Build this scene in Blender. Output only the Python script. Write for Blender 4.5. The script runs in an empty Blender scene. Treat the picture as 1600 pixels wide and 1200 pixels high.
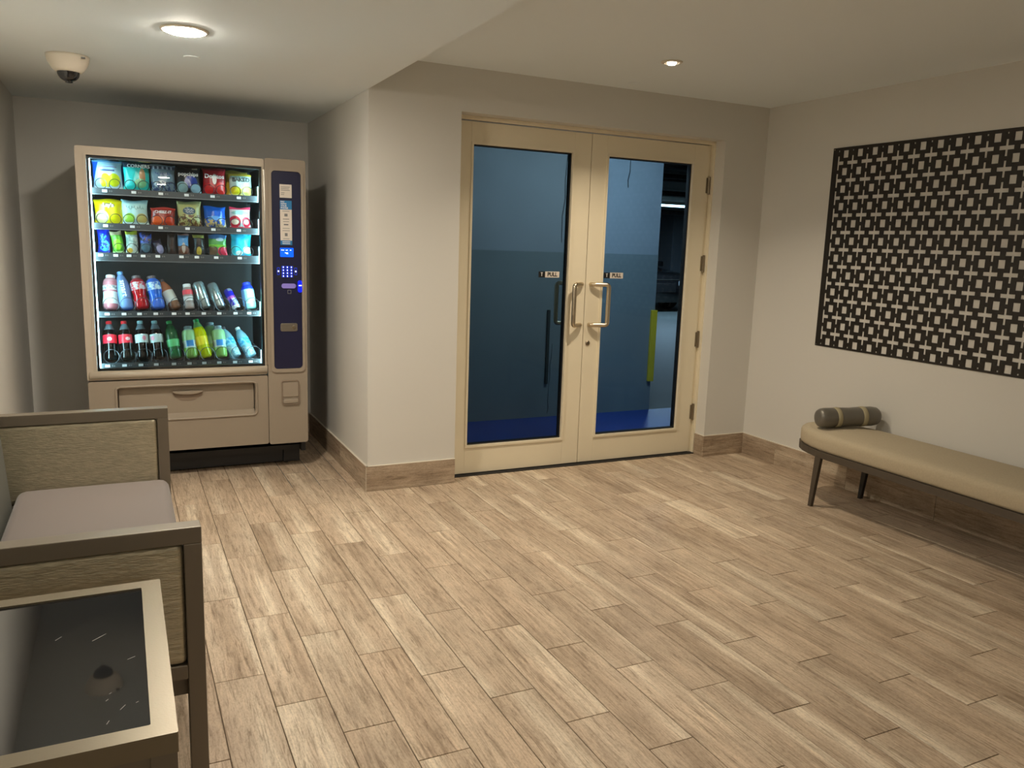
import bpy, bmesh, math, random
from mathutils import Vector, Matrix
random.seed(7)
C = bpy.context.scene.collection
SC = bpy.context.scene
PI = math.pi

# ------------------------------------------------------------------ camera
F, YAW, PITCH, ROLL = 1259.8114, 0.4539, -0.1711, 0.0333
CAM = Vector((-1.2213, -4.3426, 1.4179))
fw = Vector((math.sin(YAW) * math.cos(PITCH), math.cos(YAW) * math.cos(PITCH), math.sin(PITCH)))
rt = Vector((math.cos(YAW), -math.sin(YAW), 0))
up = rt.cross(fw)
r2 = rt * math.cos(ROLL) + up * math.sin(ROLL)
u2 = -rt * math.sin(ROLL) + up * math.cos(ROLL)
cd = bpy.data.cameras.new('camera')
cam = bpy.data.objects.new('camera', cd)
C.objects.link(cam)
cam.matrix_world = Matrix(((r2.x, u2.x, -fw.x, CAM.x), (r2.y, u2.y, -fw.y, CAM.y), (r2.z, u2.z, -fw.z, CAM.z), (0, 0, 0, 1)))
cd.sensor_fit = 'HORIZONTAL'
cd.sensor_width = 36.0
cd.lens = F / 1600 * 36.0
cd.clip_start = 0.02
cd.clip_end = 200
SC.camera = cam

# ------------------------------------------------------------------ world, exposure
w = bpy.data.worlds.new('world')
SC.world = w
w.use_nodes = True
w.node_tree.nodes['Background'].inputs[0].default_value = (0.25, 0.32, 0.40, 1)
w.node_tree.nodes['Background'].inputs[1].default_value = 0.05
SC.view_settings.view_transform = 'Standard'
SC.view_settings.look = 'None'
SC.view_settings.exposure = 0.0
SC.view_settings.gamma = 1.0
SC.view_settings.use_curve_mapping = False
# lamp powers and tints (each light object is created in its lamp's builder)
WARM = (1.0, 0.90, 0.76)
WARM2 = (1.0, 0.85, 0.66)
P_DISC, P_SPOT, P_DISC_FILL, P_DISC_REAR, P_SPOT_REAR = 36, 13, 21, 26, 14
P_GARAGE, P_PASSAGE_FILL = 120, 26


def light(name, kind, loc, power, col, size=.1, rot=(0, 0, 0), spread=None, size_y=None, shape='DISK', spot=None, blend=.5):
    ld = bpy.data.lights.new(name, kind)
    ld.energy = power
    ld.color = col
    if kind == 'AREA':
        ld.shape = shape
        ld.size = size
        if size_y:
            ld.size_y = size_y
        if spread:
            ld.spread = spread
    else:
        ld.shadow_soft_size = size
        if spot:
            ld.spot_size = spot
            ld.spot_blend = blend
    o = bpy.data.objects.new(name, ld)
    C.objects.link(o)
    o.location = loc
    o.rotation_euler = rot
    return o


# ------------------------------------------------------------------ room numbers (metres)
XL, XR = -1.755, 2.7516          # left and right wall faces
YB, YF = 1.53, -11.0              # alcove back wall, wall behind the camera
ZL, ZH = 2.2008, 2.3744          # low and high ceiling
BB = 0.15                        # skirting height
OX0, OX1, OZ = 0.531, 2.40, 2.138  # door opening
DY = 0.116                       # front face of the door leaves
YM = 0.60                        # front of the vending machine
YT = 0.72                        # shelf fronts inside it


# ------------------------------------------------------------------ materials
def srgb(r, g, b):
    f = lambda v: (v / 255 / 12.92) if v / 255 <= .04045 else ((v / 255 + .055) / 1.055) ** 2.4
    return (f(r), f(g), f(b))


def new_mat(name):
    m = bpy.data.materials.new(name)
    m.use_nodes = True
    nt = m.node_tree
    return m, nt, nt.nodes['Principled BSDF']


def pr(name, col, rough=.5, metal=0., bump=None, vary=None, emit=None, es=0, coat=0, stretch=None, spec=None, sheen=0):
    m, nt, b = new_mat(name)
    b.inputs['Base Color'].default_value = (*col, 1)
    b.inputs['Roughness'].default_value = rough
    b.inputs['Metallic'].default_value = metal
    if spec is not None:
        b.inputs['Specular IOR Level'].default_value = spec
    if coat:
        b.inputs['Coat Weight'].default_value = coat
        b.inputs['Coat Roughness'].default_value = .08
    if sheen:
        b.inputs['Sheen Weight'].default_value = sheen
    if emit:
        b.inputs['Emission Color'].default_value = (*emit, 1)
        b.inputs['Emission Strength'].default_value = es
    co = None
    if bump or vary:
        g = nt.nodes.new('ShaderNodeNewGeometry')
        co = g.outputs['Position']
        if stretch:
            mp = nt.nodes.new('ShaderNodeMapping')
            mp.inputs['Scale'].default_value = stretch
            nt.links.new(co, mp.inputs['Vector'])
            co = mp.outputs[0]
    if vary:
        n = nt.nodes.new('ShaderNodeTexNoise')
        n.inputs['Scale'].default_value = vary[0]
        n.inputs['Detail'].default_value = 5
        nt.links.new(co, n.inputs['Vector'])
        r = nt.nodes.new('ShaderNodeValToRGB')
        a = vary[1]
        r.color_ramp.elements[0].position = .3
        r.color_ramp.elements[1].position = .7
        r.color_ramp.elements[0].color = (*[v * (1 - a) for v in col], 1)
        r.color_ramp.elements[1].color = (*[min(1, v * (1 + a)) for v in col], 1)
        nt.links.new(n.outputs['Fac'], r.inputs[0])
        nt.links.new(r.outputs[0], b.inputs['Base Color'])
    if bump:
        n = nt.nodes.new('ShaderNodeTexNoise')
        n.inputs['Scale'].default_value = bump[0]
        n.inputs['Detail'].default_value = 4
        nt.links.new(co, n.inputs['Vector'])
        bp = nt.nodes.new('ShaderNodeBump')
        bp.inputs['Strength'].default_value = bump[1]
        bp.inputs['Distance'].default_value = .003
        nt.links.new(n.outputs['Fac'], bp.inputs['Height'])
        nt.links.new(bp.outputs[0], b.inputs['Normal'])
    return m


def glass(name, tint=(1, 1, 1), ior=1.5, rough=0.0):
    m, nt, b = new_mat(name)
    nt.nodes.remove(b)
    out = nt.nodes['Material Output']
    t = nt.nodes.new('ShaderNodeBsdfTransparent')
    t.inputs[0].default_value = (*tint, 1)
    g = nt.nodes.new('ShaderNodeBsdfGlossy')
    g.inputs['Roughness'].default_value = rough
    f = nt.nodes.new('ShaderNodeFresnel')
    f.inputs[0].default_value = ior
    mx = nt.nodes.new('ShaderNodeMixShader')
    nt.links.new(f.outputs[0], mx.inputs[0])
    nt.links.new(t.outputs[0], mx.inputs[1])
    nt.links.new(g.outputs[0], mx.inputs[2])
    nt.links.new(mx.outputs[0], out.inputs[0])
    return m


def zoned(name, base, zones, rough=.3, clear=0.0, metal=0., bump=.0):
    """printed / filled packaging: colour zones laid out in the object's own x,z coordinates"""
    m, nt, b = new_mat(name)
    L = nt.links.new
    tc = nt.nodes.new('ShaderNodeTexCoord')
    sp = nt.nodes.new('ShaderNodeSeparateXYZ')
    L(tc.outputs['Object'], sp.inputs[0])
    x, z = sp.outputs[0], sp.outputs[2]

    def mt(op, a, c=None, d=None):
        n = nt.nodes.new('ShaderNodeMath')
        n.operation = op
        for i, v in enumerate((a, c, d)):
            if v is None:
                continue
            if isinstance(v, (int, float)):
                n.inputs[i].default_value = v
            else:
                L(v, n.inputs[i])
        return n.outputs[0]

    def ss(v, e0, e1):
        n = nt.nodes.new('ShaderNodeMapRange')
        n.interpolation_type = 'SMOOTHSTEP'
        n.inputs[1].default_value = e0
        n.inputs[2].default_value = e1
        L(v, n.inputs[0])
        return n.outputs[0]
    col = None
    for zt in zones:
        k, c = zt[0], zt[-1]
        if k == 'band':
            mask = mt('MULTIPLY', ss(z, zt[1] - .001, zt[1] + .001), ss(z, zt[2] + .001, zt[2] - .001))
        elif k == 'disc':
            dx = mt('DIVIDE', mt('SUBTRACT', x, zt[1]), zt[3])
            dz = mt('DIVIDE', mt('SUBTRACT', z, zt[2]), zt[4])
            d = mt('SQRT', mt('ADD', mt('MULTIPLY', dx, dx), mt('MULTIPLY', dz, dz)))
            mask = ss(d, 1.06, .94)
        elif k == 'slant':       # x < x0 + k z
            d = mt('SUBTRACT', x, mt('MULTIPLY_ADD', z, zt[2], zt[1]))
            mask = ss(d, .001, -.001)
        elif k == 'rect':
            mask = mt('MULTIPLY', mt('MULTIPLY', ss(z, zt[3] - .001, zt[3] + .001), ss(z, zt[4] + .001, zt[4] - .001)),
                      mt('MULTIPLY', ss(x, zt[1] - .001, zt[1] + .001), ss(x, zt[2] + .001, zt[2] - .001)))
        elif k == 'blot':        # mottled picture between two heights
            n = nt.nodes.new('ShaderNodeTexNoise')
            n.inputs['Scale'].default_value = zt[3]
            L(tc.outputs['Object'], n.inputs['Vector'])
            mask = mt('MULTIPLY', ss(n.outputs['Fac'], .48, .53), mt('MULTIPLY', ss(z, zt[1] - .004, zt[1] + .004), ss(z, zt[2] + .004, zt[2] - .004)))
        mx = nt.nodes.new('ShaderNodeMix')
        mx.data_type = 'RGBA'
        L(mask, mx.inputs[0])
        if col is None:
            mx.inputs[6].default_value = (*base, 1)
        else:
            L(col, mx.inputs[6])
        mx.inputs[7].default_value = (*c, 1)
        col = mx.outputs[2]
    if col is None:
        b.inputs['Base Color'].default_value = (*base, 1)
    else:
        L(col, b.inputs['Base Color'])
    b.inputs['Roughness'].default_value = rough
    b.inputs['Metallic'].default_value = metal
    if bump:
        n = nt.nodes.new('ShaderNodeTexNoise')
        n.inputs['Scale'].default_value = 30
        L(tc.outputs['Object'], n.inputs['Vector'])
        bp = nt.nodes.new('ShaderNodeBump')
        bp.inputs['Strength'].default_value = bump
        bp.inputs['Distance'].default_value = .006
        L(n.outputs['Fac'], bp.inputs['Height'])
        L(bp.outputs[0], b.inputs['Normal'])
    if clear:
        t = nt.nodes.new('ShaderNodeBsdfTransparent')
        if col is not None:
            L(col, t.inputs[0])
        else:
            t.inputs[0].default_value = (*base, 1)
        mx = nt.nodes.new('ShaderNodeMixShader')
        mx.inputs[0].default_value = clear
        out = nt.nodes['Material Output']
        L(b.outputs[0], mx.inputs[1])
        L(t.outputs[0], mx.inputs[2])
        L(mx.outputs[0], out.inputs[0])
    return m


def wood(name, along='y', tint=(1, 1, 1)):
    """wood-look porcelain tile; the object's colour slot carries each tile's own seed"""
    m, nt, b = new_mat(name)
    L = nt.links.new
    g = nt.nodes.new('ShaderNodeNewGeometry')
    oi = nt.nodes.new('ShaderNodeObjectInfo')
    sc = nt.nodes.new('ShaderNodeSeparateColor')
    L(oi.outputs['Color'], sc.inputs[0])

    def mt(op, a, c=None, d=None):
        n = nt.nodes.new('ShaderNodeMath')
        n.operation = op
        for i, v in enumerate((a, c, d)):
            if v is None:
                continue
            if isinstance(v, (int, float)):
                n.inputs[i].default_value = v
            else:
                L(v, n.inputs[i])
        return n.outputs[0]
    sp = nt.nodes.new('ShaderNodeSeparateXYZ')
    L(g.outputs['Position'], sp.inputs[0])
    if along == 'y':       # floor: across = x, along = y
        ac, al = sp.outputs[0], sp.outputs[1]
    elif along == 'x':     # skirting on an x-running wall: across = z
        ac, al = sp.outputs[2], sp.outputs[0]
    else:
        ac, al = sp.outputs[2], sp.outputs[1]
    seed = mt('MULTIPLY', sc.outputs[0], 37.0)

    def vec(sa, sl):
        cmb = nt.nodes.new('ShaderNodeCombineXYZ')
        L(mt('MULTIPLY', ac, sa), cmb.inputs[0])
        L(mt('MULTIPLY', al, sl), cmb.inputs[1])
        L(seed, cmb.inputs[2])
        return cmb.outputs[0]

    def noise(v, scale, detail=3, rough=.55, dist=0.):
        n = nt.nodes.new('ShaderNodeTexNoise')
        n.inputs['Scale'].default_value = scale
        n.inputs['Detail'].default_value = detail
        n.inputs['Roughness'].default_value = rough
        n.inputs['Distortion'].default_value = dist
        L(v, n.inputs['Vector'])
        return n.outputs['Fac']

    def ramp(f, stops):
        r = nt.nodes.new('ShaderNodeValToRGB')
        e = r.color_ramp.elements
        e[0].position, e[0].color = stops[0][0], (*stops[0][1], 1)
        e[1].position, e[1].color = stops[-1][0], (*stops[-1][1], 1)
        for p, c in stops[1:-1]:
            k = e.new(p)
            k.color = (*c, 1)
        L(f, r.inputs[0])
        return r.outputs[0]

    def mix(f, a, c, mode='MIX'):
        n = nt.nodes.new('ShaderNodeMix')
        n.data_type = 'RGBA'
        n.blend_type = mode
        for i, v in ((0, f), (6, a), (7, c)):
            if isinstance(v, (int, float)):
                n.inputs[i].default_value = v
            elif isinstance(v, tuple):
                n.inputs[i].default_value = (*v, 1)
            else:
                L(v, n.inputs[i])
        return n.outputs[2]
    # broad strips running the length of the tile, some pale, some brown
    strips = noise(vec(11, .55), 1.0, 1, .4, .15)
    c1 = ramp(strips, [(.30, srgb(183, 162, 138)), (.42, srgb(196, 175, 151)), (.52, srgb(201, 181, 157)), (.61, srgb(206, 187, 163)), (.67, srgb(226, 210, 186))])
    # blotchy shading
    bl = noise(vec(7, 5), 1.0, 3, .6)
    c2 = mix(.42, c1, ramp(bl, [(.30, (.46, .44, .42)), (.50, (.80, .79, .78)), (.70, (1, 1, 1))]), 'MULTIPLY')
    # fine grain
    gr = noise(vec(105, 7), 1.0, 3, .72, .9)
    c3 = mix(.72, c2, ramp(gr, [(.34, (.42, .37, .32)), (.46, (.84, .83, .81)), (.56, (1, 1, 1)), (.68, (1.16, 1.14, 1.10))]), 'MULTIPLY')
    fl = noise(vec(220, 90), 1.0, 2, .6)
    c3 = mix(.35, c3, ramp(fl, [(.36, (.55, .5, .45)), (.5, (1, 1, 1)), (.64, (1.1, 1.1, 1.1))]), 'MULTIPLY')
    # cathedral rings on part of the tiles
    wv = nt.nodes.new('ShaderNodeTexWave')
    wv.wave_type = 'BANDS'
    wv.bands_direction = 'X'
    wv.inputs['Scale'].default_value = 1.0
    wv.inputs['Distortion'].default_value = 9
    wv.inputs['Detail'].default_value = 2
    wv.inputs['Detail Scale'].default_value = .7
    L(vec(9, 2.2), wv.inputs['Vector'])
    rmask = ramp(noise(vec(4, 1.6), 1.0, 1), [(.50, (0, 0, 0)), (.62, (1, 1, 1))])
    c4 = mix(mt('MULTIPLY', rmask, .40), c3, mix(1.0, c3, ramp(wv.outputs['Fac'], [(.35, (.62, .57, .52)), (.55, (1, 1, 1))]), 'MULTIPLY'))
    # each tile's own tone
    tone = nt.nodes.new('ShaderNodeMapRange')
    tone.inputs[3].default_value = .92
    tone.inputs[4].default_value = 1.08
    L(sc.outputs[1], tone.inputs[0])
    vm = nt.nodes.new('ShaderNodeVectorMath')
    vm.operation = 'SCALE'
    L(c4, vm.inputs[0])
    L(tone.outputs[0], vm.inputs['Scale'])
    fin = mix(1.0, vm.outputs[0], tuple(tint), 'MULTIPLY')
    L(fin, b.inputs['Base Color'])
    rr_ = ramp(gr, [(.3, (.56, .56, .56)), (.7, (.40, .40, .40))])
    L(rr_, b.inputs['Roughness'])
    b.inputs['Specular IOR Level'].default_value = .42
    bp = nt.nodes.new('ShaderNodeBump')
    bp.inputs['Strength'].default_value = .22
    bp.inputs['Distance'].default_value = .002
    L(gr, bp.inputs['Height'])
    L(bp.outputs[0], b.inputs['Normal'])
    return m


M = {}
M['wall'] = pr('wall_paint', srgb(212, 210, 203), .62, bump=(260, .06))
M['wall_dark'] = pr('alcove_paint', srgb(216, 215, 210), .62, bump=(260, .06))
M['ceil'] = pr('ceiling_paint', srgb(232, 240, 243), .75, bump=(180, .05))
M['grout'] = pr('tile_grout', srgb(92, 77, 60), .9)
M['caulk'] = pr('caulk', srgb(214, 206, 190), .6)
M['wood_floor'] = wood('wood_tile_floor', 'y')
M['wood_x'] = wood('wood_tile_skirting_x', 'x', (.86, .86, .86))
M['wood_y'] = wood('wood_tile_skirting_y', 'yz', (.86, .86, .86))
M['door'] = pr('door_paint', srgb(230, 220, 194), .38, vary=(1.5, .04))
M['steel'] = pr('brushed_steel', srgb(205, 192, 168), .28, 1.0)
M['steel_dark'] = pr('hinge_steel', srgb(140, 128, 108), .38, .9)
M['black'] = pr('black_plastic', (.012, .012, .013), .45)
M['rubber'] = pr('black_rubber', (.016, .015, .014), .7)
M['glass_l'] = glass('tinted_glass_dark', (.55, .63, .67), 1.2)
M['glass_r'] = glass('tinted_glass', (.64, .77, .87), 1.2)
M['glass_v'] = glass('machine_glass', (.97, .985, .985), 1.45)
M['beige'] = pr('machine_beige', srgb(150, 138, 122), .42, bump=(500, .05))
M['beige2'] = pr('machine_beige_darker', srgb(136, 119, 102), .55)  # darker beige: recess shade on the hatch grip, plain on the coin return
M['chrome'] = pr('machine_trim', srgb(170, 165, 155), .25, .9)
M['navy'] = pr('navy_panel', srgb(24, 26, 58), .32)
M['cabinet'] = pr('cabinet_black', (.018, .018, .019), .5)
M['liner'] = pr('liner', (.055, .055, .058), .6)
M['tray'] = pr('tray_metal', srgb(120, 126, 130), .4, .6)
M['rail'] = pr('price_rail', srgb(66, 71, 75), .4, .3)
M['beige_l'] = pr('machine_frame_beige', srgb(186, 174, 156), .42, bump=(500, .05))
M['led'] = pr('led_strip', (.9, .97, 1), .4, emit=(.50, .90, 1.0), es=46)
M['coil'] = pr('coil_wire', srgb(74, 74, 78), .3, .7)
M['white'] = pr('white_print', (.8, .8, .78), .5)
M['tag'] = pr('price_tag', (.85, .88, .9), .5)
M['ink'] = pr('black_ink', (.01, .01, .01), .5)
M['paleblue'] = pr('blue_decal', srgb(38, 120, 178), .45)
M['sticker'] = pr('paper_sticker', srgb(214, 205, 194), .55)
M['greyprint'] = pr('grey_print', srgb(120, 120, 120), .6)
M['screen'] = pr('lcd_blue', (.0, .02, .2), .3, emit=(.0, .10, 1.0), es=1.5)
M['key'] = pr('key_blue', (.0, .01, .12), .3, emit=(.02, .06, 1.0), es=.55)
M['keydot'] = pr('key_dot', (.8, .8, 1), .3, emit=(.75, .85, 1.0), es=1.6)
M['cardled'] = pr('card_reader_blue', (0, 0, .2), .3, emit=(.0, .01, 1.0), es=1.8)
M['lavender'] = pr('bill_slot', srgb(120, 108, 170), .4, emit=(.22, .17, .55), es=.35)
M['frame'] = pr('bronze_frame', srgb(122, 113, 99), .42, .35, bump=(300, .05))
M['cham'] = pr('champagne_metal', srgb(130, 120, 100), .36, .45, bump=(220, .06))
M['seat'] = pr('seat_fabric', srgb(114, 104, 99), .8, bump=(700, .25), sheen=.2)
M['panel'] = pr('satin_panel', srgb(182, 174, 150), .34, .6, bump=(45, .75), vary=(30, .16), stretch=(1, 1, 5))
M['backf'] = pr('sofa_back_fabric', srgb(98, 98, 90), .7, bump=(300, .2))
M['tglass'] = pr('black_glass_top', (.012, .013, .015), .025, coat=.2)
M['scratch'] = pr('scratch', (.5, .5, .48), .5)
M['linen'] = pr('bench_linen', srgb(178, 165, 140), .85, bump=(650, .4), vary=(120, .05))
M['dkbronze'] = pr('bench_frame', srgb(84, 76, 66), .45, .3)
M['bolster'] = pr('bolster_satin', srgb(112, 108, 99), .34, .35, bump=(220, .2))
M['strap'] = pr('bolster_strap', srgb(158, 148, 118), .7, bump=(500, .2))
M['lattice'] = pr('lattice_black', srgb(34, 29, 22), .48, .1)
M['fix_white'] = pr('fixture_white', srgb(226, 218, 202), .45)
M['lens'] = pr('lamp_lens', (.9, .88, .8), .5, emit=(1, .93, .80), es=14)
M['reflector'] = pr('lamp_reflector', srgb(215, 200, 175), .25, .6)
M['dome'] = pr('dome_black', (.01, .01, .012), .08, coat=.5)
M['gwall_hi'] = pr('garage_paint_upper', srgb(146, 154, 162), .7, bump=(3, .1), vary=(2.2, .07))
M['gwall_lo'] = pr('garage_paint_lower', srgb(120, 131, 134), .7, bump=(3, .1), vary=(2.2, .07))
M['gcrack'] = pr('wall_crack', srgb(62, 70, 74), .9)
M['gfloor'] = pr('garage_concrete', srgb(86, 91, 89), .55, vary=(1.2, .15), bump=(12, .1))
M['gblue'] = pr('blue_floor_paint', srgb(32, 62, 138), .4, vary=(2.5, .12))
M['gceil'] = pr('garage_ceiling', srgb(120, 122, 116), .8, vary=(1.0, .12))
M['pipe'] = pr('pipe_dark', srgb(44, 40, 40), .5)
M['yellow'] = pr('guard_yellow', srgb(214, 186, 40), .5)
M['guard_dark'] = pr('guard_dark', srgb(46, 54, 52), .6)
M['tube'] = pr('tube_light', (1, 1, 1), .4, emit=(.72, .96, 1.0), es=9)
M['car'] = pr('car_black', (.008, .008, .009), .15, coat=1)
M['carglass'] = pr('car_glass', (.01, .012, .014), .05)
M['carlamp'] = pr('car_headlamp', (.7, .75, .8), .1, .6)


for k in ('screen', 'key', 'keydot', 'cardled', 'lavender', 'lens', 'tube'):
    M[k].cycles.emission_sampling = 'NONE'
SC.cycles.max_bounces = 8
SC.cycles.diffuse_bounces = 5
SC.cycles.glossy_bounces = 3
SC.cycles.transparent_max_bounces = 14


# ------------------------------------------------------------------ mesh helpers
def tag(o, label=None, cat=None, group=None, kind=None):
    if label: o['label'] = label
    if cat: o['category'] = cat
    if group: o['group'] = group
    if kind: o['kind'] = kind
    return o


def empty(name, loc=(0, 0, 0), label=None, cat=None, group=None, kind=None, rot=(0, 0, 0)):
    o = bpy.data.objects.new(name, None)
    o.empty_display_size = .05
    C.objects.link(o)
    o.location = loc
    o.rotation_euler = rot
    o['_base'] = list(loc)
    return tag(o, label, cat, group, kind)


def base_of(p):
    v = Vector((0, 0, 0))
    while p is not None:
        v += p.location
        p = p.parent
    return v


def link(name, me, mat, parent=None, world=True, smooth=False, label=None):
    """mesh given in world space (world=True) or in the parent's local space"""
    if world and parent is not None:
        me.transform(Matrix.Translation(-base_of(parent)))
    if mat is not None and not me.materials:
        me.materials.append(mat)
    if smooth:
        for p in me.polygons:
            p.use_smooth = True
    o = bpy.data.objects.new(name, me)
    C.objects.link(o)
    if parent is not None:
        o.parent = parent
    if label:
        o['label'] = label
    return o


def bm_mesh(bm, name='m'):
    bmesh.ops.recalc_face_normals(bm, faces=bm.faces)
    me = bpy.data.meshes.new(name)
    bm.to_mesh(me)
    bm.free()
    return me


def pd(v, f, name='m'):
    me = bpy.data.meshes.new(name)
    me.from_pydata(v, [], f)
    bm = bmesh.new()
    bm.from_mesh(me)
    bmesh.ops.recalc_face_normals(bm, faces=bm.faces)
    bm.to_mesh(me)
    bm.free()
    return me


def box_me(x0, x1, y0, y1, z0, z1, bev=0., seg=2):
    bm = bmesh.new()
    bmesh.ops.create_cube(bm, size=1)
    for v in bm.verts:
        v.co = Vector(((x0 + x1) / 2 + v.co.x * (x1 - x0), (y0 + y1) / 2 + v.co.y * (y1 - y0), (z0 + z1) / 2 + v.co.z * (z1 - z0)))
    if bev:
        bmesh.ops.bevel(bm, geom=list(bm.edges), offset=bev, segments=seg, profile=.6, affect='EDGES')
    return bm_mesh(bm)


def box(name, x0, x1, y0, y1, z0, z1, mat, parent=None, bev=0., seg=2, world=True, label=None):
    return link(name, box_me(x0, x1, y0, y1, z0, z1, bev, seg), mat, parent, world, bool(bev and seg > 2), label)


def rr(a0, a1, b0, b1, r, n=5):
    pts = []
    r = max(r, 1e-5)
    for cx, cy, s in ((a1 - r, b1 - r, 0), (a0 + r, b1 - r, 1), (a0 + r, b0 + r, 2), (a1 - r, b0 + r, 3)):
        for i in range(n + 1):
            t = PI / 2 * (s + i / n)
            pts.append((cx + r * math.cos(t), cy + r * math.sin(t)))
    return pts


def to3(plane, a, b, d):
    return (a, d, b) if plane == 'XZ' else ((a, b, d) if plane == 'XY' else (d, a, b))


def ring_me(plane, outer, inner, d0, d1):
    """flat frame between two loops of equal length, thickness d0..d1"""
    n = len(outer)
    v = [to3(plane, a, b, d0) for a, b in outer] + [to3(plane, a, b, d0) for a, b in inner]
    v += [to3(plane, a, b, d1) for a, b in outer] + [to3(plane, a, b, d1) for a, b in inner]
    f = []
    for i in range(n):
        j = (i + 1) % n
        f += [(i, j, n + j, n + i), (2 * n + i, 2 * n + j, 3 * n + j, 3 * n + i), (i, j, 2 * n + j, 2 * n + i), (n + i, n + j, 3 * n + j, 3 * n + i)]
    return pd(v, f)


def slab_me(plane, loop, d0, d1, bev=0.):
    n = len(loop)
    v = [to3(plane, a, b, d0) for a, b in loop] + [to3(plane, a, b, d1) for a, b in loop]
    f = [tuple(range(n)), tuple(range(2 * n - 1, n - 1, -1))] + [(i, (i + 1) % n, n + (i + 1) % n, n + i) for i in range(n)]
    me = pd(v, f)
    if bev:
        bm = bmesh.new()
        bm.from_mesh(me)
        es = [e for e in bm.edges if len(e.link_faces) == 2 and max(len(x.verts) for x in e.link_faces) == n]
        bmesh.ops.bevel(bm, geom=es, offset=bev, segments=3, profile=.5, affect='EDGES')
        me = bm_mesh(bm)
    return me


def lathe_me(prof, seg=24, close=True):
    """profile [(r,z)] spun about z"""
    v, f = [], []
    for r, z in prof:
        for i in range(seg):
            t = 2 * PI * i / seg
            v.append((r * math.cos(t), r * math.sin(t), z))
    for k in range(len(prof) - 1):
        for i in range(seg):
            j = (i + 1) % seg
            f.append((k * seg + i, k * seg + j, (k + 1) * seg + j, (k + 1) * seg + i))
    if close:
        f.append(tuple(range(seg)))
        f.append(tuple(range((len(prof) - 1) * seg, len(prof) * seg)))
    return pd(v, f)


def tube_me(pts, r, seg=8, closed=False):
    pts = [Vector(p) for p in pts]
    n = len(pts)
    v, f = [], []
    ref = None
    for i, p in enumerate(pts):
        a = pts[(i - 1) % n] if (i or closed) else p
        b = pts[(i + 1) % n] if (i < n - 1 or closed) else p
        t = (b - a).normalized()
        if ref is None:
            ref = t.orthogonal().normalized()
        ref = (ref - t * ref.dot(t)).normalized()
        s = t.cross(ref)
        rad = r[i] if isinstance(r, (list, tuple)) else r
        for k in range(seg):
            th = 2 * PI * k / seg
            v.append(tuple(p + ref * (rad * math.cos(th)) + s * (rad * math.sin(th))))
    for i in range(n if closed else n - 1):
        j = (i + 1) % n
        for k in range(seg):
            l = (k + 1) % seg
            f.append((i * seg + k, i * seg + l, j * seg + l, j * seg + k))
    if not closed:
        f += [tuple(range(seg)), tuple(range((n - 1) * seg, n * seg))]
    return pd(v, f)


def rounded_path(pts, r, n=5):
    """polyline with its inner corners rounded"""
    pts = [Vector(p) for p in pts]
    out = [pts[0]]
    for i in range(1, len(pts) - 1):
        a, p, b = pts[i - 1], pts[i], pts[i + 1]
        d0, d1 = (a - p).normalized(), (b - p).normalized()
        s, e = p + d0 * r, p + d1 * r
        for k in range(n + 1):
            t = k / n
            out.append(s * (1 - t) ** 2 + p * 2 * t * (1 - t) + e * t * t)
    out.append(pts[-1])
    return out


def text_me(body, size, depth=.0006, align='CENTER', bold=0.0, sx=1.0):
    """lettering standing in the x-z plane, reading from -y"""
    cu = bpy.data.curves.new('t', 'FONT')
    cu.body = body
    cu.size = size
    cu.align_x = align
    cu.align_y = 'CENTER'
    cu.extrude = depth
    cu.offset = bold
    cu.resolution_u = 2
    cu.space_line = .85
    o = bpy.data.objects.new('t', cu)
    C.objects.link(o)
    dg = bpy.context.evaluated_depsgraph_get()
    me = bpy.data.meshes.new_from_object(o.evaluated_get(dg))
    bpy.data.objects.remove(o)
    bpy.data.curves.remove(cu)
    me.transform(Matrix(((sx, 0, 0, 0), (0, 0, -1, 0), (0, 1, 0, 0), (0, 0, 0, 1))))
    return me


def text(name, body, size, loc, mat, parent, world=True, bold=0., sx=1., depth=.0006, roll=0.):
    me = text_me(body, size, depth, bold=bold, sx=sx)
    me.transform(Matrix.Translation(loc) @ Matrix.Rotation(roll, 4, 'Y'))
    return link(name, me, mat, parent, world)


def dup(o, parent=None):
    c = o.copy()
    C.objects.link(c)
    c.parent = parent
    for ch in list(o.children):
        dup(ch, c)
    return c


# ------------------------------------------------------------------ room shell
def struct(name, x0, x1, y0, y1, z0, z1, mat, label=None):
    return tag(box(name, x0, x1, y0, y1, z0, z1, mat), label=label, kind='structure')


T = .15
floor = struct('floor', XL - T, XR + T, YF - T, YB + T, -.06, -.0025, M['grout'], 'wood-look tile floor laid in staggered rows')
struct('wall_left', XL - T, XL, YF, YB + T, 0, ZL, M['wall'], 'pale greige wall behind the settee')
struct('wall_back', XL, T, YB, YB + T, 0, ZL, M['wall_dark'], 'alcove back wall behind the vending machine')
struct('wall_alcove_right', 0, T, .22, YB, 0, ZL, M['wall'], 'side wall of the vending machine alcove')
struct('wall_pier', 0, OX0, 0, .22, 0, ZH, M['wall'], 'pale wall pier left of the glass doors')
struct('wall_header', OX0, OX1, 0, .22, OZ, ZH, M['wall'], 'wall above the glass doors')
struct('wall_pier_right', OX1, XR, 0, .22, 0, ZH, M['wall'], 'narrow wall return right of the glass doors')
struct('wall_right', XR, XR + T, YF, .22, 0, ZH, M['wall'], 'pale wall carrying the black cut-out panel')
struct('wall_front', XL, XR, YF - T, YF, 0, ZH, M['wall'], 'wall closing the lobby opposite the doors')
struct('ceiling', XL - T, 0, YF, YB + T, ZL, ZH + .1, M['ceil'], 'lower ceiling over the settee and vending machine')
struct('ceiling_upper', 0, XR + T, YF, .22, ZH, ZH + .1, M['ceil'], 'higher ceiling in front of the glass doors')

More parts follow.
